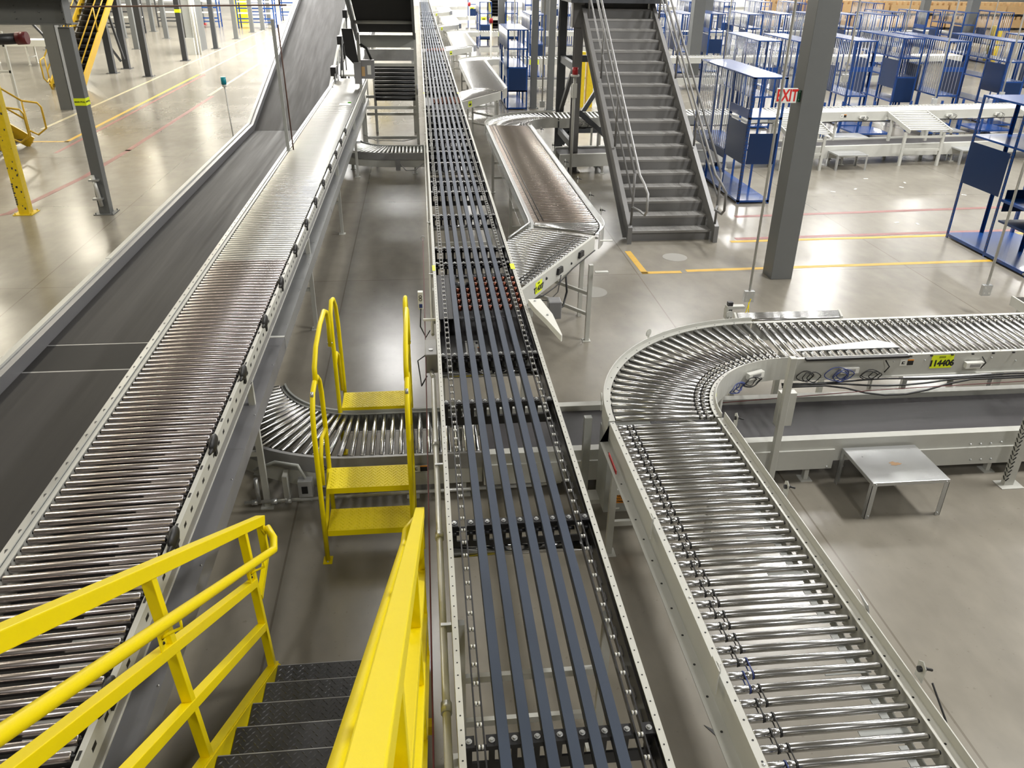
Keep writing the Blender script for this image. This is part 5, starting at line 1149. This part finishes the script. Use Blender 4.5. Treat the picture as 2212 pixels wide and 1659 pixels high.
# ---- blue shelving towers -----------------------------------------------------------------------
def rack(label, x, y, kind=0, L_=3.1, w_=.66, h=2.38, rods=True, group='blue shelving towers', rz=0, lx=None):
    # x,y = near left foot; the long side runs away from the camera
    t = thing('shelving_tower', label, 'shelving', (0, 0, 0), group); P = .05
    ys = [0, 1.05, 2.08, L_]
    for yy in ys:
        for xx in (0, w_):
            mb = MB(); mb.b2((xx - (P if xx else 0), yy - (.004 if yy else 0), .0), (xx + (0 if xx else P), yy + (0 if yy else .004), h)); mb.b2((xx, yy, 0), (xx + (-.004 if xx else .004), yy + (P if yy < L_ else -P), h)); mb.build('post', 'blue', t)
    if rods:
        mb = MB()
        for yy in (0, 1.05):
            for k in range(38): mb.b2((-.0015, yy + .015, .08 + .06 * k), (.0, yy + .03, .10 + .06 * k)); mb.b2((.015, yy - .0015, .08 + .06 * k), (.03, yy, .10 + .06 * k))
        mb.build('post_slot', 'ink', t)
    MB().b2((0, 0, h - .03), (w_, L_, h)).build('top_panel', 'blue', t)
    MB().b2((0, 0, .03), (w_, L_, .07)).build('bottom_shelf', 'blue', t)
    if kind == 0:
        MB().b2((0, 1.05, .82), (w_, L_, .86)).build('middle_shelf', 'blue', t); MB().b2((0, 0, 1.62), (w_, 1.05, 1.66)).build('shelf', 'blue', t)
        MB().b2((-.004, .05, .78), (0, 1.02, 1.52)).build('side_panel', 'bluedark', t); MB().b2((-.006, .04, 1.66), (0, 1.04, 1.8)).build('blue_band', 'blue', t)
        MB().b2((.06, .0, .78), (w_ - .04, .004, 1.36)).build('end_panel', 'bluedark', t); MB().b2((-.004, 1.05, .68), (0, L_, .84)).build('apron', 'bluedark', t)
        MB().b2((-.004, .05, 1.54), (0, 1.02, 1.58)).build('slotted_rail', 'rod', t)
        rl = [(0, .1 + .12 * k, 1.8, h - .03) for k in range(8)] + [(0, 1.15 + .115 * k, .86, h - .03) for k in range(17)]
    elif kind == 1:   # open cage
        for z in (.86,): MB().b2((0, 0, z), (w_, L_, z + .04)).build('middle_shelf', 'blue', t)
        MB().b2((.05, 0, 1.55), (w_ - .05, .01, 1.68)).build('blue_band', 'blue', t); MB().b2((.0, L_ * .34, .86), (.004, L_ * .6, 1.6)).build('side_panel', 'bluedark', t) if L_ > 2.5 else None
        rl = [(0, .1 + .12 * k, .9, h - .03) for k in range(24)] + [(1, .1 + .1 * k, .9, h - .03) for k in range(5)]
    else:            # panelled
        for z in (.55, 1.25, 1.8): MB().b2((0, 0, z), (w_, L_, z + .04)).build('shelf', 'blue', t)
        MB().b2((-.004, .05, .95), (0, 1.02, 1.75)).build('side_panel', 'bluedark', t); MB().b2((-.004, 2.08, .5), (0, L_, 1.6)).build('side_panel', 'bluedark', t); MB().b2((.05, 0, .55), (w_ - .05, .004, 1.25)).build('end_panel', 'bluedark', t)
        rl = [(0, .1 + .12 * k, 1.8, h - .03) for k in range(24)]
    if rods:
        rm = MB().cyl((0, 0, 0), (0, 0, 1), .008, 6).mesh('guard_rod', 'rod')
        for k, s_, z0, z1 in rl:
            o = inst(rm, 'guard_rod', t, (0, s_, z0) if k == 0 else (s_, 0, z0)); o.scale = (1, 1, z1 - z0)
    else:
        mb = MB()
        for k, s_, z0, z1 in rl: mb.cyl((0, s_, z0) if k == 0 else (s_, 0, z0), (0, s_, z1) if k == 0 else (s_, 0, z1), .010, 4)
        mb.build('rod_screen', 'rod', t)
    t.location = (x, y, 0); t.rotation_euler = (0, 0, rz); return t
rack('nearest blue shelving tower left of the EXIT sign with rods and dark blue panels', 6.18, 15.35, 0, 3.2, group=None)
r_ = thing('shelving_tower', 'tall blue shelving with punched posts filling the right edge', 'shelving', (9.15, 10, 0))
X0, X1, YF, YN = 9.15, 9.82, 12.98, 8.9
for x, y in ((X0, YF), (X0, 11.93), (X0, 10.9), (X0, 9.9), (X1, YF), (X1, 11.93), (X1, 10.9), (X1, 9.9)):
    mb = MB(); mb.b2((x - (.05 if x == X1 else 0), y - .004, 0), (x + (0 if x == X1 else .05), y, 2.4)); mb.b2((x, y - .05, 0), (x + (.004 if x == X0 else -.004), y, 2.4)); mb.build('post', 'blue', r_)
    mb = MB()
    for k in range(44): mb.b2((x - .0012, y - .035, .08 + .052 * k), (x + .0052, y - .018, .10 + .052 * k)); mb.b2((x + (.018 if x == X0 else -.035), y - .0055, .08 + .052 * k), (x + (.035 if x == X0 else -.018), y + .0012, .10 + .052 * k))
    mb.build('post_slot', 'ink', r_)
MB().b2((X0, YN, 2.37), (X1, YF, 2.4)).build('top_panel', 'blue', r_); MB().b2((X0, 10.95, .03), (X1, YF, .08)).build('bottom_shelf', 'blue', r_); MB().b2((X0, YN, .03), (X1, 10.94, .06)).build('bottom_shelf', 'zinc', r_)
MB().b2((X0, 10.9, 1.74), (X1 + .6, YF, 1.77)).build('shelf', 'blue', r_); MB().b2((X0 - .004, 11.96, .98), (X0, YF - .02, 1.66)).build('side_panel', 'bluedark', r_); MB().b2((X0 + .1, 11.92, .75), (X1, 11.93, 1.1)).build('back_panel', 'bluedark', r_)
MB().b2((X0, 9.9, .93), (X1 + .5, 11.88, .97)).build('shelf', 'blue', r_); MB().b2((X0, 9.9, .62), (X1 + .5, 11.8, .65)).build('shelf', 'bluedark', r_); MB().b2((X1 - .004, 9.9, .9), (X1, 11.9, 1.7)).build('side_panel', 'bluedark', r_)
for x in (10.35,):
    for y in (YF, 11.93, 10.9): MB().b2((x, y - .05, 0), (x + .05, y, 2.4)).build('post', 'blue', r_)
MB().b2((X1, YN, 2.37), (10.4, YF, 2.4)).build('top_panel', 'blue', r_); MB().b2((X1, YN, .03), (10.4, YF, .08)).build('bottom_shelf', 'blue', r_)
bx = [(2.72, 27.0, 2, 2.7, 'blue shelving tower with bright shelves, left of the paired slim columns'), (9.43, 23.5, 1, 3.2, 'blue cage rack first to the right of the grey stairs, behind the second row'), (10.5, 23.3, 1, 3.0, 'blue cage rack second to the right of the stairs, left of the big column'),
      (12.35, 23.65, 1, 3.1, 'blue cage rack just right of the big grey column'), (14.4, 24.7, 2, 3.1, 'panelled blue rack second right of the big column'), (15.2, 23.7, 1, 3.5, 'blue cage rack above the white roller ramp'), (17.15, 23.65, 2, 3.4, 'panelled blue rack left of the right-edge shelving'), (19.2, 24.0, 1, 3.2, 'blue cage rack behind the right-edge shelving'),
      (21.2, 24.4, 2, 3.2, 'panelled blue rack at the far right edge, behind the second row')]
for x, y, k, l, lab in bx: rack(lab, x, y, k, l, rods=True, rz=-.05 if x > 9 else 0)
# low trolleys with blue trays below the cage racks, seen under the second row
for i, (x, y) in enumerate(((10.3, 21.6), (11.9, 21.8), (14.0, 21.9), (15.8, 22.2))):
    t = thing('tray_trolley', 'low blue tray trolley under the second row, %s from the left' % ('first', 'second', 'third', 'fourth')[i], 'trolley', (x, y, 0), 'low blue trolleys')
    MB().b2((x, y, .12), (x + 1.0, y + 1.1, .16)).build('tray', 'blue', t)
    for dx in (0, .95):
        for dy in (0, 1.05): MB().b2((x + dx, y + dy, 0), (x + dx + .05, y + dy + .05, .85)).build('leg', 'blue', t)
far = [('small blue tower left of the paired columns in front of the third row', 4.45, 35.2, 2), ('distant blue tower above the second spur', 3.2, 46.6, 2), ('distant blue tower right of the one above the second spur', 4.6, 46.9, 2)]
for lab, x, y, k in far: rack(lab, x, y, k, 2.8, rods=False)
ordn = ['first', 'second', 'third', 'fourth', 'fifth', 'sixth', 'seventh', 'eighth', 'ninth', 'tenth', 'eleventh', 'twelfth', 'thirteenth', 'fourteenth']
for row, (ly, y, xs) in enumerate((('third', 36.6, [8.6, 9.9, 11.2, 12.6, 14.2, 15.8, 17.3, 19.0, 20.6]), ('third', 39.3, [22.5, 24.6, 26.4, 28.6]), ('fourth', 49.3, [6.6, 8.2, 10, 11.8, 13.6, 15.6, 17.6, 20, 22, 24.5, 27]), ('fifth', 61.5, [3.4, 5.4, 7.4, 9.5, 12, 14.5, 17, 19.5, 22, 25, 28]))):
    for i, x in enumerate(xs):
        rack('blue rack beyond the %s row conveyor, %s from the left%s' % (ly, ordn[i], ' in the right-hand set' if row == 1 else ''), x, y + .35 * (i % 2) + (x - 8) * .06, (i * 2 + row) % 3, 3.0, rods=False, rz=-.05)
# cardboard stock at the far right
t0 = None
k = 0
for row in range(2):
    for i in range(13):
        x = 27 + 2.45 * i; y = 66 + .0 * row; z = 1.0 * row
        t = thing('cardboard_stack', 'stack of tan cardboard trays at the far right, %s row, number %s from the left' % (('lower', 'upper')[row], ordn[i]), 'cardboard', (x, y, z), 'stacked cardboard trays')
        mb = MB(); mb.b2((x, y, z + .14), (x + 2.3, y + 1.6, z + .72))
        for a in range(5): mb.b2((x + .06 + .46 * a, y, z + .72), (x + .34 + .46 * a, y + 1.6, z + .96))
        mb.build('trays', 'card', t)
        mb = MB(); mb.b2((x, y, z), (x + 2.3, y + 1.6, z + .03)); [mb.b2((x + a, y, z + .03), (x + a + .12, y + 1.6, z + .14)) for a in (0, 1.09, 2.18)]; mb.build('pallet', 'blackmetal', t)
# scraps on the floor
sc = [(9.9, 17.3), (10.6, 16.9), (8.6, 16.2), (9.2, 16.4), (10.3, 16.5), (8.75, 13.9), (9.1, 13.8), (7.2, 15.7), (6.9, 16.4), (11.3, 15.8)]
for i, (x, y) in enumerate(sc):
    t = MB().b2((-.05, -.02, 0), (.05, .02, .004)).build('paper_scrap', 'white'); t.location = (x, y, 0); t.rotation_euler = (0, 0, i * 1.3); tag(t, 'small white scrap of paper on the floor right of the big column', 'litter', 'paper scraps on the right floor')
t = MB().prism([(-.16, .02, 0), (-.05, -.02, 0), (.1, -.03, 0), (.16, -.02, 0), (.05, .02, 0)], (0, 0, .002)).build('skid_mark', 'black', FLOOR); t.location = (2.95, 4.0, .0008); t.rotation_euler = (0, 0, -.7); t.location = (1.72, 3.2, .0012)
